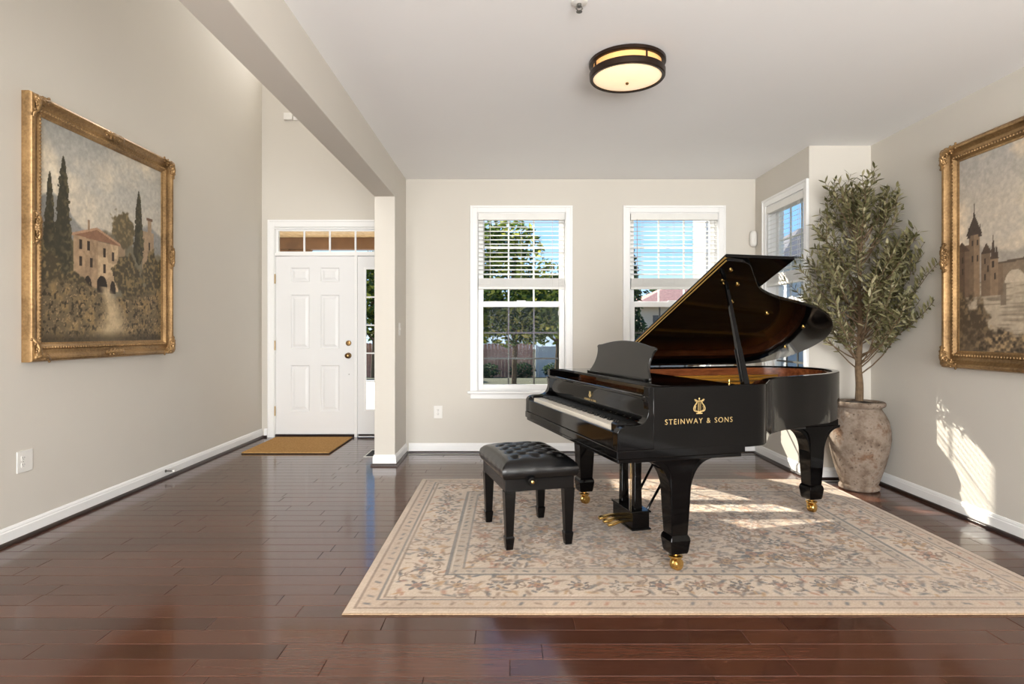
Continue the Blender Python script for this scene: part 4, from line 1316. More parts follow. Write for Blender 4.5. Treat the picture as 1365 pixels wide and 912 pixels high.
def canvas_right():
    n, m = 220, 220
    S, T = np.meshgrid(np.linspace(0, 1, n), np.linspace(0, 1, m), indexing='ij')
    f1 = fbm((n, m), (4, 6), 6, 131); f2 = fbm((n, m), (20, 22), 4, 141); f3 = fbm((n, m), (60, 60), 2, 151)
    im = np.zeros((n, m, 3)) + A((178, 166, 152))
    blend(im, np.clip((f1 - 0.40) * 4, 0, 1), (206, 184, 158))
    blend(im, np.clip((f1 - 0.60) * 5, 0, 0.7), (224, 208, 186))
    blend(im, np.clip((T - 0.75) * 3, 0, 0.7) * np.clip((0.62 - f1) * 5, 0, 1), (148, 148, 150))
    hill = 0.50 + 0.14 * np.clip(S - 0.18, 0, 1) ** 0.6 + 0.05 * np.sin(S * 14) + 0.04 * (f2 - 0.5)
    blend(im, np.clip((hill - T) * 50, 0, 1), (150, 140, 130))
    # water
    blend(im, np.clip((0.355 - T) * 80, 0, 1), (168, 150, 128))
    rip = vnoise((n, m), (14, 110), 161)
    blend(im, (T < 0.355) * np.clip((rip - 0.5) * 3, 0, 0.8), (122, 106, 88))
    # bridge
    deck = 0.43 + 0.02 * np.cos((S - 0.7) * 3)
    bridge = (T < deck) & (T > 0.335) & (S > 0.24)
    hole = np.hypot((((S - 0.26) % 0.155) - 0.0775) / 0.056, np.maximum(0, T - 0.335) / 0.062) < 1
    blend(im, bridge & ~hole, (128, 106, 84)); blend(im, bridge & hole, (178, 160, 138))
    blend(im, (np.abs(T - deck) < 0.006) & (S > 0.24), (92, 74, 58))
    blend(im, (T < 0.335) & (T > 0.23) & (S > 0.24) & ~(((S - 0.26) % 0.155) > 0.03), (120, 102, 84), )
    def rect(a, b, c, d, col): blend(im, ((S > a) & (S < b) & (T > c) & (T < d)) * 1.0, col)
    def spire(cx, w, b, t, col): blend(im, (np.abs(S - cx) < w * (t - T) / (t - b)) & (T > b) & (T < t), col)
    for a, b, t, col in ((0.0, 0.05, 0.53, (92, 70, 54)), (0.04, 0.10, 0.55, (112, 86, 66)), (0.145, 0.20, 0.50, (118, 92, 70)), (0.20, 0.245, 0.47, (134, 106, 80)), (0.245, 0.27, 0.43, (120, 94, 72))):
        rect(a, b, 0.28, t, col)
    rect(0.065, 0.135, 0.28, 0.60, (116, 90, 68)); rect(0.10, 0.135, 0.28, 0.60, (140, 110, 82))
    spire(0.10, 0.052, 0.595, 0.70, (70, 54, 44)); spire(0.10, 0.006, 0.69, 0.76, (60, 46, 38)); spire(0.066, 0.012, 0.58, 0.65, (70, 54, 44)); spire(0.136, 0.012, 0.58, 0.65, (70, 54, 44))
    spire(0.175, 0.035, 0.49, 0.545, (82, 62, 48)); spire(0.215, 0.016, 0.46, 0.58, (76, 58, 46)); spire(0.235, 0.012, 0.46, 0.53, (76, 58, 46)); spire(0.02, 0.05, 0.52, 0.57, (84, 62, 48))
    for a, c in ((0.085, 0.54), (0.115, 0.54), (0.085, 0.46), (0.115, 0.46), (0.16, 0.44), (0.18, 0.40), (0.21, 0.42), (0.02, 0.46), (0.02, 0.40), (0.16, 0.36), (0.22, 0.36)):
        rect(a, a + 0.010, c, c + 0.03, (58, 44, 36))
    for cx, b, t in ((0.55, 0.43, 0.60), (0.62, 0.43, 0.56), (0.72, 0.43, 0.66), (0.80, 0.43, 0.58), (0.90, 0.43, 0.62)):
        rect(cx - 0.025, cx + 0.025, b, t - 0.06, (150, 124, 98)); spire(cx, 0.03, t - 0.06, t, (112, 88, 70))
    # shrubs, bank
    d = S * 1.15 + (T - 0.30) * 0.9 + (f2 - 0.5) * 0.30
    bank = np.clip((0.10 - d) * 14, 0, 1) * (T < 0.40)
    blend(im, bank, (80, 64, 46)); blend(im, bank * np.clip((f3 - 0.5) * 4, 0, 0.8), (126, 100, 68))
    b2 = np.clip((0.10 + 0.08 * (f2 - 0.5) + 0.05 * (0.5 - S) - T) * 30, 0, 1)
    blend(im, b2, (104, 84, 60)); blend(im, b2 * np.clip((f3 - 0.5) * 5, 0, 1), (160, 128, 88)); blend(im, b2 * np.clip((0.42 - f3) * 6, 0, 1), (58, 46, 34))
    blend(im, np.clip((0.22 - T) * 9, 0, 1) * np.clip((0.2 - S) * 9, 0, 1) * (0.4 + f2 * 0.6), (86, 68, 48))
    im *= (0.98 + 0.20 * f3)[..., None]
    lum = im.mean(-1, keepdims=True)
    im[...] = 0.68 * im + 0.32 * lum * A((1.06, 1.0, 0.88))
    return im
def painting(loc, rz, w, h, img, label, arch=0.5):
    """local x along the wall to the right, -y into the room, origin at bottom centre on the wall face"""
    r = thing('framed_painting', loc, rz, label, 'painting', 'gilt framed landscapes')
    fwid, n0 = 0.115, 0.004
    prof = [(0.0, 0.002), (0.0, 0.045), (0.006, 0.060), (0.018, 0.066), (0.030, 0.062), (0.040, 0.048), (0.055, 0.038), (0.072, 0.036), (0.080, 0.044), (0.090, 0.046), (0.097, 0.038), (0.104, 0.030), (fwid, 0.026), (fwid, 0.006)]
    hw, hh = w / 2, h
    corners = [(-hw, 0), (hw, 0), (hw, hh), (-hw, hh)]
    dirs = [(1, 1), (-1, 1), (-1, -1), (1, -1)]
    for k in range(4):
        c0, d0, c1, d1 = corners[k], dirs[k], corners[(k + 1) % 4], dirs[(k + 1) % 4]
        MB().loft([[(c[0] + d_[0] * a, -b, c[1] + d_[1] * a) for a, b in prof] for c, d_ in ((c0, d0), (c1, d1))]).build('frame_rail', 'gilt', r, smooth=True, angle=25)
    # carved beading on the sight edge
    bd = MB()
    step = 0.022
    for k in range(4):
        c0, d0, c1, d1 = corners[k], dirs[k], corners[(k + 1) % 4], dirs[(k + 1) % 4]
        a = Vector((c0[0] + d0[0] * 0.085, -0.046, c0[1] + d0[1] * 0.085)); b = Vector((c1[0] + d1[0] * 0.085, -0.046, c1[1] + d1[1] * 0.085))
        q = int((b - a).length / step)
        for i in range(q):
            p = a.lerp(b, (i + 0.5) / q)
            bd.sphere(tuple(p), (0.0085, 0.005, 0.0085), 6, 4)
    tag(bd.build('beading', 'gilt', r, smooth=True), kind='stuff')
    # acanthus carvings
    def carving(cx, cz, ang, size, kind):
        m = MB(); rg = random.Random(int(cx * 1000) + int(cz * 777))
        mt = Matrix.Translation((cx, -0.056, cz)) @ Matrix.Rotation(ang, 4, 'Y')
        if kind == 'corner':
            spread = [(-0.70, 1.0), (-0.42, 0.72), (0.0, 0.45), (0.42, 0.72), (0.70, 1.0)]
        else:
            spread = [(-1.30, 1.0), (-1.0, 0.62), (-0.4, 0.40), (0.4, 0.40), (1.0, 0.62), (1.30, 1.0)]
        for a, l in spread:
            L = size * l
            pts = [(L * t * math.sin(a - 0.16 * (1 if a > 0 else -1) * math.sin(t * 5)), -0.020 * math.sin(PI * min(1, t * 1.1)) - 0.004, L * t * math.cos(a - 0.16 * (1 if a > 0 else -1) * math.sin(t * 5))) for t in [i / 9 for i in range(10)]]
            m.tube(pts, [0.006 + 0.007 * math.sin(PI * (i / 9) ** 0.7) + (0.003 if i == 8 else 0) for i in range(10)], 7, mtx=mt)
            for t in (0.35, 0.55, 0.75, 0.95):
                p = pts[int(t * 9)]
                for sgn in (-1, 1):
                    m.sphere((p[0] + sgn * 0.014 * math.cos(a), p[1], p[2] - sgn * 0.014 * math.sin(a)), (0.009, 0.007, 0.009), 7, 5, mt)
        m.sphere((0, -0.014, 0.012), (0.020, 0.014, 0.020), 12, 8, mt)
        m.build('corner_carving' if kind == 'corner' else 'centre_carving', 'gilt', r, smooth=True, angle=60)
    for (cx, cz), dd, ang in zip(corners, dirs, (R(45), R(-45), R(-135), R(135))):
        carving(cx + dd[0] * 0.022, cz + dd[1] * 0.022, ang, 0.125, 'corner')
    carving(0, 0.022, 0, 0.10, 'centre'); carving(0, hh - 0.022, PI, 0.10, 'centre')
    carving(-hw + 0.022, hh / 2, R(90), 0.10, 'centre'); carving(hw - 0.022, hh / 2, R(-90), 0.10, 'centre')
    n, m = img.shape[:2]
    a = np.linspace(-hw + fwid - 0.006, hw - fwid + 0.006, n)[:, None] + np.zeros((n, m)); b = np.linspace(fwid - 0.006, hh - fwid + 0.006, m)[None, :] + np.zeros((n, m))
    place('canvas', grid_mesh('canvas', n, m, a, np.zeros((n, m)) - 0.020, b, img, 'oil_canvas'), r)
    MB().box(-hw + fwid - 0.008, hw - fwid + 0.008, -0.018, -0.004, fwid - 0.008, hh - fwid + 0.008).build('stretcher', 'porch_brown', r)
    return r
# left wall: room lies to +X, so local -y -> +X means rotation +90
painting((XL, (3.482 + 4.957) / 2, 1.024), R(90), 1.475, 1.582, canvas_left(), 'gilt framed oil painting of a stone villa and tall cypress trees')
painting((X2, 3.262, 0.966), R(-90), 1.504, 1.455, canvas_right(), 'gilt framed oil painting of a castle beside a river bridge')

# ================================================================== URN AND OLIVE TREE
UXc, UYc = 2.675, 4.60
un = thing('urn_planter', (UXc, UYc, 0), 0, 'weathered stone urn holding the olive tree', 'planter')
prof = [(0.0, 0.002), (0.128, 0.002), (0.140, 0.012), (0.140, 0.030), (0.128, 0.044), (0.150, 0.11), (0.178, 0.20), (0.200, 0.30), (0.212, 0.39), (0.210, 0.46), (0.196, 0.53), (0.170, 0.585), (0.152, 0.610),
        (0.150, 0.625), (0.170, 0.636), (0.178, 0.646), (0.178, 0.664), (0.170, 0.672), (0.150, 0.672), (0.140, 0.660), (0.136, 0.62), (0.13, 0.60), (0.0, 0.60)]
pp = []
for i in range(len(prof) - 1):
    pp.append(prof[i])
pp.append(prof[-1])
ub = MB().lathe(pp, 56)
rg = random.Random(3)
ub.v = [(x * (1 + 0.006 * math.sin(5 * math.atan2(y, x) + z * 9)), y * (1 + 0.006 * math.sin(4 * math.atan2(y, x) + z * 13)), z) for x, y, z in ub.v]
ub.build('urn_body', 'urn_stone', un, smooth=True, angle=50)
MB().lathe([(0.0, 0.6005), (0.125, 0.6005), (0.134, 0.640), (0.10, 0.660), (0.05, 0.671), (0.0, 0.6735)], 28).build('soil', 'soil', un, smooth=True)

ot = thing('olive_tree', (UXc, UYc, 0.674), 0, 'slender leafy olive tree growing from the stone urn', 'tree')
rt = random.Random(23)
tk = MB()
trunk_pts = [(0, 0, -0.0), (0.004, 0.002, 0.12), (-0.006, 0.0, 0.26), (0.004, 0.003, 0.42), (0.010, 0.0, 0.62), (0.0, 0.004, 0.85), (0.012, 0.0, 1.10), (0.008, 0.0, 1.32)]
tk.tube(catmull(trunk_pts, 4), [0.030 - 0.021 * (i / 28) for i in range(29)], 10)
tk.build('trunk', 'bark_brown', ot, smooth=True)
Lf, Lw = 0.066, 0.0092
lv = [(0, 0, 0), (-Lw * 0.75, 0.0, Lf * 0.28), (0, -0.0025, Lf * 0.30), (Lw * 0.75, 0.0, Lf * 0.28), (-Lw, 0.001, Lf * 0.6), (0, -0.001, Lf * 0.62), (Lw, 0.001, Lf * 0.6), (0, 0.006, Lf)]
lf = [(0, 2, 1), (0, 3, 2), (1, 2, 5, 4), (2, 3, 6, 5), (4, 5, 7), (5, 6, 7)]
leafmesh = MB().add(lv, lf).mesh('leaf', 'olive_leaf', True, 80)
leaves = []
branch_specs = []
def trunk_at(z):
    z = max(0, min(1.32, z)); k = z / 1.32
    return Vector((0.004 + 0.006 * k, 0, z))
XMAX = X2 - UXc - 0.03
for i in range(84):
    z0 = rt.uniform(0.22, 1.30) if i > 10 else 0.20 + 0.03 * i
    az = i * 2.399 + rt.uniform(-0.3, 0.3)
    k = (z0 - 0.2) / 1.0
    reach = (0.52 * (1 - 0.50 * k ** 1.6)) * rt.uniform(0.72, 1.15)
    rise = rt.uniform(0.30, 0.52) * (1.0 - 0.1 * k)
    start = trunk_at(z0)
    ca, sa = math.cos(az), math.sin(az)
    if ca > 0: ca *= 1.05
    if sa > 0.3 and YJ - UYc < reach * sa + 0.04: sa *= 0.42
    dirh = Vector((ca, sa, 0))
    pts = [start + dirh * reach * (t ** 0.85) + Vector((0, 0, rise * t + 0.06 * t * t)) + Vector((rt.uniform(-1, 1), rt.uniform(-1, 1), rt.uniform(-1, 1))) * 0.012 * t for t in [q / 7 for q in range(8)]]
    branch_specs.append((pts, 0.006))
for i in range(9):
    az = i * 0.7
    s0 = trunk_at(1.12 + 0.02 * i)
    dirh = Vector((math.cos(az), math.sin(az) * 0.7, 0)) * rt.uniform(0.06, 0.22)
    hgt = rt.uniform(0.38, 0.52)
    branch_specs.append(([s0 + dirh * t + Vector((0, 0, hgt * t)) for t in [q / 6 for q in range(7)]], 0.005))
def clampb(p):
    ex = max(0.0, p.x - XMAX)
    return Vector((min(p.x, XMAX), min(p.y, YJ - UYc - 0.03) - 1.3 * ex, p.z))
for pts, r0 in branch_specs:
    pts = [clampb(p) for p in pts]
    MB().tube([tuple(p) for p in pts], [r0 * (1 - 0.8 * k / (len(pts) - 1)) for k in range(len(pts))], 5).build('branch', 'bark_brown', ot, smooth=True)
    twigs = [pts]
    for _ in range(2):                      # side twigs
        b = rt.uniform(0.35, 0.8); j = int(b * (len(pts) - 1)); p = pts[j]
        dd = (pts[min(j + 1, len(pts) - 1)] - p).normalized()
        side = Vector((rt.uniform(-1, 1), rt.uniform(-1, 1), rt.uniform(-0.1, 0.9))).normalized()
        e_ = (dd * 0.6 + side * 0.8).normalized() * rt.uniform(0.12, 0.20)
        twigs.append([clampb(p + e_ * t + Vector((0, 0, 0.03 * t * t))) for t in [q / 4 for q in range(5)]])
    for ti, tw in enumerate(twigs):
        n = len(tw)
        tot = sum((tw[q + 1] - tw[q]).length for q in range(n - 1))
        cnt = int(tot / 0.030)
        for c in range(cnt):
            f = (c + 0.5) / cnt
            if ti == 0 and f < 0.30: continue
            x = f * (n - 1); q = min(n - 2, int(x)); p = tw[q].lerp(tw[q + 1], x - q)
            dd = (tw[q + 1] - tw[q]).normalized()
            if dd.length < 0.5: continue
            o1 = dd.orthogonal().normalized(); o2 = dd.cross(o1)
            ph = c * 1.57 + rt.uniform(-0.4, 0.4)
            for sg in (0, PI):
                nn = o1 * math.cos(ph + sg) + o2 * math.sin(ph + sg)
                ld = (dd * rt.uniform(0.55, 0.95) + nn * 0.8).normalized()
                if p.x + ld.x * 0.07 > XMAX + 0.02: ld.x = -abs(ld.x)
                if p.y + ld.y * 0.07 > YJ - UYc - 0.01: ld.y = -abs(ld.y)
                sc = rt.uniform(0.75, 1.2)
                z_ = ld.normalized(); y_ = z_.cross(nn.cross(z_)).normalized() if False else (nn - z_ * nn.dot(z_)).normalized(); x_ = y_.cross(z_)
                mt = Matrix(((x_.x, y_.x, z_.x, p.x), (x_.y, y_.y, z_.y, p.y), (x_.z, y_.z, z_.z, p.z), (0, 0, 0, 1))) @ Matrix.Scale(sc, 4)
                leaves.append((-(p.y) + (1 if ti == 0 else 0) * 0.05 + rt.uniform(0, 0.05), mt))
        if ti:
            MB().tube([tuple(p) for p in tw], [0.0028 * (1 - 0.6 * k / (n - 1)) for k in range(n)], 4).build('twig', 'bark_brown', ot)
leaves.sort(key=lambda a: a[0], reverse=True)
rest = MB()
for i, (_, mt) in enumerate(leaves):
    if i < 300:
        o = place('leaf', leafmesh, ot); o.matrix_local = mt
    else:
        rest.add(lv, lf, mt)
tag(rest.build('foliage', 'olive_leaf', ot, smooth=True, angle=80), kind='stuff')
print('olive leaves', len(leaves))

# ================================================================== CEILING LAMP, SPRINKLER, DEVICES
cl = thing('ceiling_lamp', (0.655, 3.36, ZC), 0, 'round bronze flush mount ceiling lamp with glowing amber glass', 'lamp')
MB().lathe([(0.0, -0.001), (0.205, -0.001), (0.212, -0.006), (0.212, -0.022), (0.204, -0.026), (0.19, -0.026), (0.19, -0.012), (0, -0.012)], 56).build('ceiling_ring', 'bronze_dark', cl, smooth=True)
MB().lathe([(0.186, -0.013), (0.188, -0.030), (0.188, -0.070), (0.184, -0.070), (0.183, -0.013)], 56).build('glass_band', 'lamp_band_glass', cl, smooth=True)
MB().lathe([(0.184, -0.062), (0.206, -0.062), (0.210, -0.068), (0.208, -0.096), (0.203, -0.102), (0.189, -0.100), (0.189, -0.071), (0.184, -0.071)], 56).build('lower_ring', 'bronze_dark', cl, smooth=True)
MB().lathe([(0.1885, -0.086), (0.1885, -0.094), (0.150, -0.106), (0.10, -0.116), (0.05, -0.121), (0.0, -0.122), (0.0, -0.118), (0.05, -0.117), (0.10, -0.112), (0.15, -0.100), (0.172, -0.088)], 56).build('glass_dish', 'lamp_glass', cl, smooth=True)
for a in (20, 110, 200, 290):
    MB().tube([(0.199 * math.cos(R(a)), 0.199 * math.sin(R(a)), -0.0265), (0.199 * math.cos(R(a)), 0.199 * math.sin(R(a)), -0.0615)], 0.005, 8).build('strut', 'bronze_dark', cl, smooth=True)
MB().lathe([(0.0, -0.1225), (0.008, -0.123), (0.010, -0.128), (0.006, -0.134), (0.0, -0.136)], 12).build('finial', 'knob_bronze', cl, smooth=True)

sp = thing('fire_sprinkler', (0.318, 2.76, ZC), 0, 'small chrome fire sprinkler head on the white ceiling', 'sprinkler')
MB().lathe([(0, -0.001), (0.038, -0.001), (0.036, -0.006), (0.016, -0.010), (0, -0.010)], 20).build('escutcheon', 'device_white', sp, smooth=True)
MB().lathe([(0.010, -0.0101), (0.010, -0.022), (0.006, -0.026), (0.0, -0.026)], 12).tube([(0.010, 0, -0.02), (0.014, 0, -0.032), (0.004, 0, -0.044)], 0.003, 6).tube([(-0.010, 0, -0.02), (-0.014, 0, -0.032), (-0.004, 0, -0.044)], 0.003, 6).build('sprinkler_body', 'steel_grey', sp, smooth=True)
MB().lathe([(0.0, -0.0445), (0.014, -0.0445), (0.014, -0.047), (0, -0.047)], 14).build('deflector', 'steel_grey', sp)

def outlet(loc, rz, w, h, label, single=False):
    r = thing('wall_outlet', loc, rz, label, 'outlet')
    MB().box(-w / 2, w / 2, -0.006, -0.0005, 0, h).build('cover_plate', 'device_white', r, bevel=0.003)
    off = -w * 0.12 if single else 0
    for z in (h * 0.34, h * 0.66):
        f = MB().prism([(off - 0.017, z - 0.010), (off - 0.012, z - 0.0145), (off + 0.012, z - 0.0145), (off + 0.017, z - 0.010), (off + 0.017, z + 0.010), (off + 0.012, z + 0.0145), (off - 0.012, z + 0.0145), (off - 0.017, z + 0.010)], -0.0085, -0.0061, 'y').build('receptacle', 'device_white', r)
        for x in (-0.0065, 0.0065):
            MB().box(off + x - 0.0014, off + x + 0.0014, -0.0089, -0.0086, z - 0.001, z + 0.008).build('slot', 'slot_dark', f)
        MB().lathe([(0.0026, 0), (0.0026, 0.0003), (0, 0.0003)], 8, Matrix.Translation((off, -0.0086, z - 0.006)) @ Matrix.Rotation(R(90), 4, 'X')).build('slot', 'slot_dark', f)
    MB().lathe([(0.0030, 0), (0.0025, 0.0010), (0, 0.0012)], 8, Matrix.Translation((off, -0.0061, h / 2)) @ Matrix.Rotation(R(90), 4, 'X')).build('screw', 'steel_grey', r)
    return r
outlet((XL, 3.505, 0.385), R(90), 0.115, 0.125, 'square white wall outlet on the left wall below the villa painting', True)
outlet((-0.715, YB, 0.345), 0, 0.085, 0.125, 'white wall outlet left of the leafy tree window')
sw = thing('light_switch', (PX1, 5.60, 1.17), R(90), 'white light switch on the side of the wall end', 'switch')
MB().box(-0.037, 0.037, -0.006, -0.0005, 0, 0.118).build('cover_plate', 'device_white', sw, bevel=0.003)
MB().box(-0.005, 0.005, -0.014, -0.0062, 0.050, 0.070).build('toggle', 'device_white', sw, bevel=0.002)
md = thing('motion_detector', (X1 - 0.034, YB - 0.034, 2.045), R(-45), 'white oval motion detector in the wall corner between two windows', 'detector')
MB().loft([[(0.036 * s_ * math.cos(a), (0.036 * s_ if math.sin(a) < 0 else 0.030) * math.sin(a) * 1.0, z) for a in [2 * PI * q / 20 for q in range(20)]] for z, s_ in ((0.0, 0.55), (0.012, 0.85), (0.03, 1.0), (0.12, 1.0), (0.142, 0.85), (0.155, 0.5))]).build('housing', 'device_white', md, smooth=True, angle=60)
MB().loft([[(0.022 * math.cos(a), -0.022 + 0.018 * math.sin(a), z) for a in [PI + PI * q / 8 for q in range(9)]] for z in (0.035, 0.075)]).build('lens', 'device_white', md, smooth=True)
al = thing('alarm_siren', (-2.53, YD, 3.62), 0, 'small white alarm box high on the foyer wall above the door', 'alarm')
MB().box(-0.05, 0.05, -0.035, -0.0005, 0, 0.08).build('housing', 'device_white', al, bevel=0.008)
MB().box(0.055, 0.115, -0.02, -0.0005, 0.0, 0.04).build('bracket', 'device_white', al, bevel=0.003)
ds = thing('door_stop', (XL + 0.0135, 4.92, 0.062), R(90), 'small white tipped door stop on the left baseboard', 'door stop')
rotd = Matrix.Rotation(R(90), 4, 'X')
MB().lathe([(0.012, 0), (0.012, 0.004), (0.005, 0.006), (0.005, 0.058), (0, 0.058)], 12, rotd).build('rod', 'steel_grey', ds, smooth=True)
MB().lathe([(0.009, 0.0585), (0.010, 0.062), (0.010, 0.073), (0.006, 0.077), (0, 0.077)], 12, rotd).build('bumper', 'device_white', ds, smooth=True)

# doormat and floor register
dm_ = thing('doormat', (-2.215, 6.35, 0.001), 0, 'tan coir doormat in front of the white front door', 'doormat')
MB().box(-0.435, 0.435, -0.44, 0.44, 0, 0.005).build('backing', 'rubber', dm_)
MB().box(-0.432, 0.432, -0.437, 0.437, 0.0052, 0.017).build('mat_pile', 'coir', dm_, bevel=0.004)
fv = thing('floor_register', (-1.345, 5.93, 0.0006), 0, 'white framed floor register beside the wall end', 'vent')
MB().box(-0.065, 0.065, -0.17, -0.155, 0, 0.006).box(-0.065, 0.065, 0.155, 0.17, 0, 0.006).box(-0.065, -0.05, -0.155, 0.155, 0, 0.006).box(0.05, 0.065, -0.155, 0.155, 0, 0.006).build('register_frame', 'device_white', fv, bevel=0.002)
MB().box(-0.05, 0.05, -0.155, 0.155, 0, 0.0015).build('duct', 'slot_dark', fv)
for i in range(14):
    y = -0.145 + 0.29 * i / 13
    MB().box(-0.05, 0.05, y - 0.004, y + 0.004, 0.0016, 0.0045).build('louver', 'slot_dark', fv)
# ================================================================== OUTDOORS
rx = random.Random(77)
tag(MB().add([(-40, 7.02, -0.22), (40, 7.02, -0.22), (40, 18, -0.25), (-40, 18, -0.25), (40, 24, -0.60), (-40, 24, -0.60), (60, 70, -0.8), (-60, 70, -0.8)],
             [(0, 1, 2, 3), (3, 2, 4, 5), (5, 4, 6, 7)]).build('lawn', 'lawn'), 'dark green lawn outside the windows', 'lawn', kind='structure')
tag(MB().add([(3.3, -10, -0.22), (40, -10, -0.22), (40, 7.02, -0.22), (3.3, 7.02, -0.22)], [(0, 1, 2, 3)]).build('side_lawn', 'lawn'), 'lawn beside the house', 'lawn', kind='structure')
tag(MB().add([(-40, -40, -0.22), (40, -40, -0.22), (40, -3.5, -0.22), (-40, -3.5, -0.22)], [(0, 1, 2, 3)]).build('rear_patio', 'concrete'), 'pale concrete patio behind the house', 'patio', kind='structure')
tag(MB().box(-12, -1.6, 8.4, 17.5, -0.24, -0.20).build('driveway', 'concrete'), 'pale sunlit concrete driveway seen through the side light', 'driveway', kind='structure')

# porch: plank ceiling, beam, posts
po = thing('porch_roof', (-2.2, 7.65, 2.50), 0, 'pine plank porch ceiling seen through the transom', 'porch')
for i in range(9):
    y = -0.62 + 0.145 * i
    MB().box(-1.25, 0.62, y, y + 0.138, 0.0, 0.02).build('plank', 'porch_pine', po, bevel=0.004)
MB().box(-1.3, 0.65, -0.63, 0.80, 0.022, 0.20).build('roof_deck', 'porch_brown', po)
MB().box(-1.25, 0.62, 0.57, 0.72, -0.16, -0.001).build('beam', 'porch_brown', po, bevel=0.004)
for x in (-0.93,):
    MB().box(x - 0.09, x + 0.09, 0.58, 0.70, -2.70, -0.161).prism([(x + 0.09, -0.161), (x + 0.40, -0.161), (x + 0.09, -0.50)], 0.60, 0.68, 'y').build('post', 'porch_brown', po, bevel=0.004)
MB().box(-1.3, 1.2, -0.63, 0.80, -2.70, -2.53).build('porch_slab', 'concrete', po)

# fences
fe = thing('wooden_fence', (-4.0, 24.0, -0.62), 0, 'brown vertical board fence beyond the leafy tree', 'fence')
bm_ = MB().prism([(-0.066, 0), (0.066, 0), (0.066, 1.34), (0.05, 1.37), (-0.05, 1.37), (-0.066, 1.34)], -0.01, 0.01, 'y').mesh('board', 'fence_brown')
for i in range(72):
    place('board', bm_, fe, (-5.1 + 0.140 * i, rx.uniform(-0.004, 0.004), rx.uniform(-0.02, 0.02)))
for z in (0.3, 1.05):
    MB().box(-5.2, 5.0, 0.012, 0.05, z, z + 0.09).build('rail', 'fence_brown', fe)
fw = thing('vinyl_fence', (1.02, 24.0, -0.62), 0, 'white vinyl panel fence next to the brown board fence', 'fence')
for i in range(9):
    MB().box(0.10 + 0.15 * i, 0.248 + 0.15 * i, -0.012, 0.012, 0.06, 1.20).build('board', 'fence_white', fw)
for x in (0.0, 1.47):
    MB().box(x, x + 0.09, -0.05, 0.05, 0, 1.30).build('post', 'fence_white', fw, bevel=0.01)
MB().box(0.09, 1.47, -0.03, 0.03, 1.2, 1.26).box(0.09, 1.47, -0.03, 0.03, 0.0, 0.06).build('rail', 'fence_white', fw)

def garden_tree(loc, crown, h0, leafn, size, label, mat='garden_leaf', seed=1, group=None, trunk_r=0.11):
    """crown = list of (x, y, z, rx, ry, rz) lobes relative to loc"""
    r = thing('garden_tree', loc, 0, label, 'tree', group)
    q = random.Random(seed)
    zt = max(c[2] for c in crown)
    t = MB().tube([(0, 0, 0), (0.05, 0, zt * 0.4), (-0.04, 0.03, zt * 0.75), (0, 0, zt)], [trunk_r, trunk_r * 0.8, trunk_r * 0.55, trunk_r * 0.25], 8)
    for c in crown:
        t.tube([(0, 0, max(0.3, c[2] * 0.55)), (c[0] * 0.5, c[1] * 0.5, c[2] * 0.85), (c[0], c[1], c[2])], [trunk_r * 0.4, trunk_r * 0.25, 0.01], 5)
    t.build('trunk', 'bark_brown', r, smooth=True)
    m = MB()
    tot = sum(c[3] * c[4] * c[5] for c in crown) ** 1.0
    for c in crown:
        k = int(leafn * c[3] * c[4] * c[5] / tot)
        for _ in range(k):
            while True:
                u = Vector((q.uniform(-1, 1), q.uniform(-1, 1), q.uniform(-1, 1)))
                if 0.35 < u.length < 1: break
            p = Vector((c[0] + u.x * c[3], c[1] + u.y * c[4], c[2] + u.z * c[5]))
            s = size * q.uniform(0.6, 1.3)
            e_ = Euler((q.uniform(-1.2, 1.2), q.uniform(-1.2, 1.2), q.uniform(0, 6.28))).to_matrix().to_4x4()
            m.add([(0, -s, 0), (s * 0.42, 0, s * 0.1), (0, s, 0), (-s * 0.42, 0, s * 0.1)], [(0, 1, 2, 3)], Matrix.Translation(p) @ e_)
    tag(m.build('foliage', mat, r), kind='stuff')
    return r
garden_tree((0.1, 16.0, -0.25), [(-0.6, 0, 2.75, 1.25, 0.9, 1.5), (0.7, 0.1, 2.05, 1.3, 0.9, 0.95), (-0.1, -0.3, 1.80, 1.2, 0.8, 0.75), (-1.3, 0, 2.05, 1.0, 0.9, 1.05), (-0.3, 0.2, 3.75, 1.1, 0.8, 0.8), (0.8, 0.2, 2.9, 0.6, 0.6, 0.6)], 0, 6500, 0.11,
            'broad dark leafy tree filling the window left of the piano lid', seed=4, trunk_r=0.07)
garden_tree((1.6, 20.5, -0.4), [(0, 0, 2.6, 1.3, 1.0, 1.0), (-0.9, 0, 2.2, 1.0, 0.8, 0.9), (0.9, 0, 2.3, 0.9, 0.8, 0.8)], 0, 3200, 0.13, 'sunlit yellow green tree behind the broad dark tree', seed=5)
garden_tree((-5.1, 22.4, -0.5), [(0, 0, 2.8, 1.5, 0.9, 1.4), (-1.2, 0, 2.5, 1.1, 0.8, 1.1), (1.0, 0, 2.4, 1.1, 0.8, 1.0), (0, 0, 3.8, 1.1, 0.8, 0.9)], 0, 4600, 0.14, 'bright green tree seen through the side light by the door', seed=6)
garden_tree((4.05, 20.0, -0.4), [(0, 0, 2.6, 0.35, 0.35, 1.1), (-0.1, 0, 3.6, 0.28, 0.3, 0.9), (0.1, 0, 1.4, 0.45, 0.4, 0.8)], 0, 1500, 0.12, 'narrow dark evergreen at the edge of the blue sky view', mat='pine_leaf', seed=7)
garden_tree((8.6, 44.0, -0.7), [(0, 0, 3.0, 1.6, 1.0, 2.0), (2.2, 0, 3.4, 1.4, 1.0, 1.9), (-1.6, 0, 2.4, 1.2, 1.0, 1.6)], 0, 3000, 0.22, 'dark evergreens rising left behind the rose roofed house', mat='pine_leaf', seed=8)
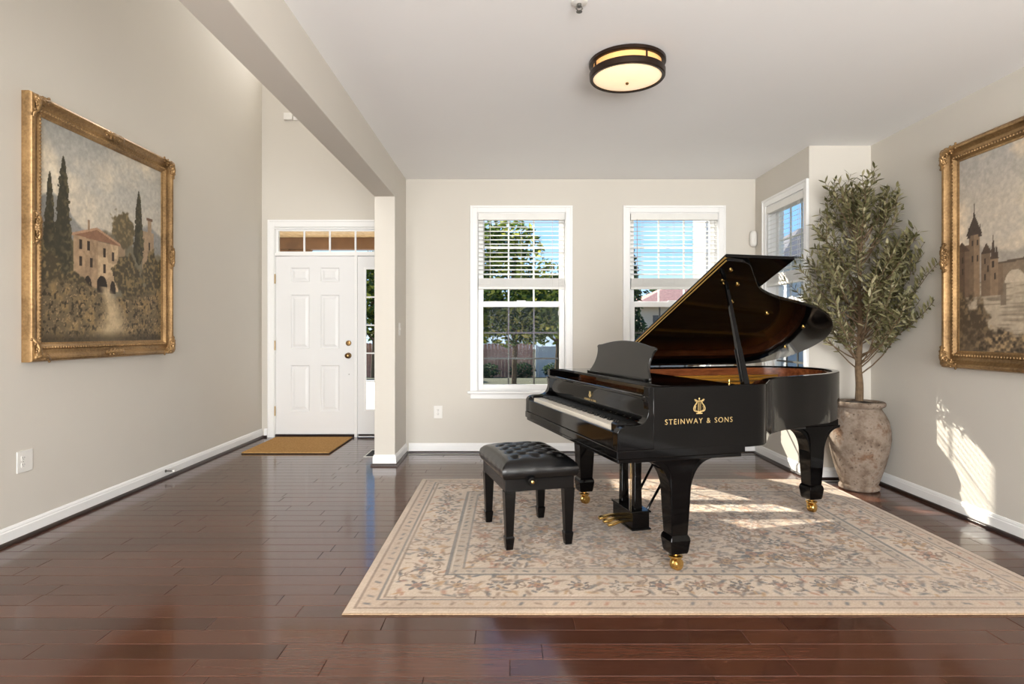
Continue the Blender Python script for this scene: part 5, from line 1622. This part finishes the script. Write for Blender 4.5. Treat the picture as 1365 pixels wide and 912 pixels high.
garden_tree((14.6, 47.0, -0.7), [(0, 0, 4.2, 2.0, 1.0, 1.3), (2.6, 0, 4.0, 2.0, 1.0, 1.4), (-2.4, 0, 3.9, 1.6, 1.0, 1.1)], 0, 3600, 0.22, 'low green treetops showing above the rose roof ridge', seed=9)
garden_tree((17.6, 42.5, -0.7), [(0, 0, 5.0, 1.3, 1.0, 1.0), (0.3, 0, 3.8, 1.2, 1.0, 1.2)], 0, 1800, 0.2, 'dark tree crown beside the white brick chimney view', mat='pine_leaf', seed=10)
for i, (x, y) in enumerate(((-0.9, 22.6), (0.45, 22.9), (1.75, 22.7), (3.05, 22.4))):
    r = garden_tree((x, y, -0.55), [(0, 0, 0.30, 0.55, 0.4, 0.30)], 0, 500, 0.07, 'low dark shrub at the foot of the fence', mat='pine_leaf', seed=30 + i, group='low shrubs along the fence', trunk_r=0.03)
    r.name = 'shrub'; r['category'] = 'shrub'; r['label'] = ['low dark shrub before the middle of the brown board fence', 'low dark shrub before the end of the brown board fence', 'low dark shrub before the white vinyl fence', 'low dark shrub past the end of the white vinyl fence'][i]

# rose-roofed house
hs = thing('house', (10.2, 34.0, -0.75), 0, 'tan house with a rose hipped roof behind the piano', 'house')
MB().box(-3.2, 4.6, -2.0, 4.0, 0, 3.45).build('wall', 'siding_tan', hs)
rf = MB().add([(-3.7, -2.5, 3.40), (5.1, -2.5, 3.40), (5.1, 4.5, 3.40), (-3.7, 4.5, 3.40), (-0.6, 1.0, 4.85), (2.0, 1.0, 4.85)], [(0, 1, 5, 4), (1, 2, 5), (2, 3, 4, 5), (3, 0, 4), (3, 2, 1, 0)]).build('roof', 'roof_rose', hs)
MB().box(-3.72, 5.12, -2.53, -2.50, 3.27, 3.42).build('fascia', 'fence_white', hs)
for x in (-1.6, 0.6, 2.8):
    w_ = MB().box(x - 0.62, x + 0.62, -2.05, -2.001, 1.4, 2.85).build('window', 'fence_white', hs)
    for k in (-1, 1):
        MB().box(x + k * 0.28 - 0.24, x + k * 0.28 + 0.24, -2.06, -2.051, 1.5, 2.75).build('pane', 'window_dark', w_)
    for k in (-1, 1):
        MB().box(x + k * 0.82 - 0.17, x + k * 0.82 + 0.17, -2.04, -2.001, 1.4, 2.85).build('shutter', 'window_dark', hs)

# neighbouring house beyond the side window: clapboards
nh = thing('neighbour_house', (9.4, 16.6, -0.25), 0, 'grey clapboard house seen through the side wall window', 'house')
MB().box(-1.75, 4.6, 0.02, 5.0, 0, 3.55).build('wall', 'siding_grey', nh)
cb = MB().prism([(0.0, 0.0), (-0.022, 0.004), (-0.004, 0.158), (0.0, 0.158)], -1.75, 4.6, 'x').mesh('clapboard', 'siding_grey')
for i in range(22):
    place('clapboard', cb, nh, (0, 0.019, 0.02 + 0.16 * i))
MB().add([(-2.1, -0.4, 3.50), (5.0, -0.4, 3.50), (5.0, 5.4, 3.50), (-2.1, 5.4, 3.50), (-0.2, 2.5, 4.75), (5.0, 2.5, 4.75)], [(0, 1, 5, 4), (1, 2, 5), (2, 3, 4, 5), (3, 0, 4), (3, 2, 1, 0)]).build('roof', 'roof_grey', nh)
for x in (-0.7, 1.2):
    w_ = MB().box(x - 0.5, x + 0.5, -0.05, -0.006, 1.0, 2.6).build('window', 'fence_white', nh)
    MB().box(x - 0.42, x + 0.42, -0.06, -0.051, 1.08, 2.52).build('pane', 'window_dark', w_)

# white brick chimney breast between the two corner windows, outside
bc = thing('brick_chimney', (2.98, 7.62, -0.22), 0, 'white painted brick chimney outside the corner windows', 'chimney')
MB().box(-0.49, 0.49, 0.012, 0.55, 0, 4.6).build('chimney_core', 'mortar', bc)
bkm = MB().box(-0.095, 0.095, 0.0, 0.10, 0, 0.057).mesh('brick', 'brick_white')
bkh = MB().box(-0.0455, 0.0455, 0.0, 0.10, 0, 0.057).mesh('brick', 'brick_white')
row = 0
z = 0.95
while z < 4.5:
    if row % 2:
        place('brick', bkh, bc, (-0.4545, 0, z)); place('brick', bkh, bc, (0.4545, 0, z))
        for i in range(4):
            place('brick', bkm, bc, (-0.30 + 0.2 * i, rx.uniform(-0.002, 0.002), z))
    else:
        for i in range(5):
            place('brick', bkm, bc, (-0.40 + 0.2 * i, rx.uniform(-0.002, 0.002), z))
    z += 0.067; row += 1
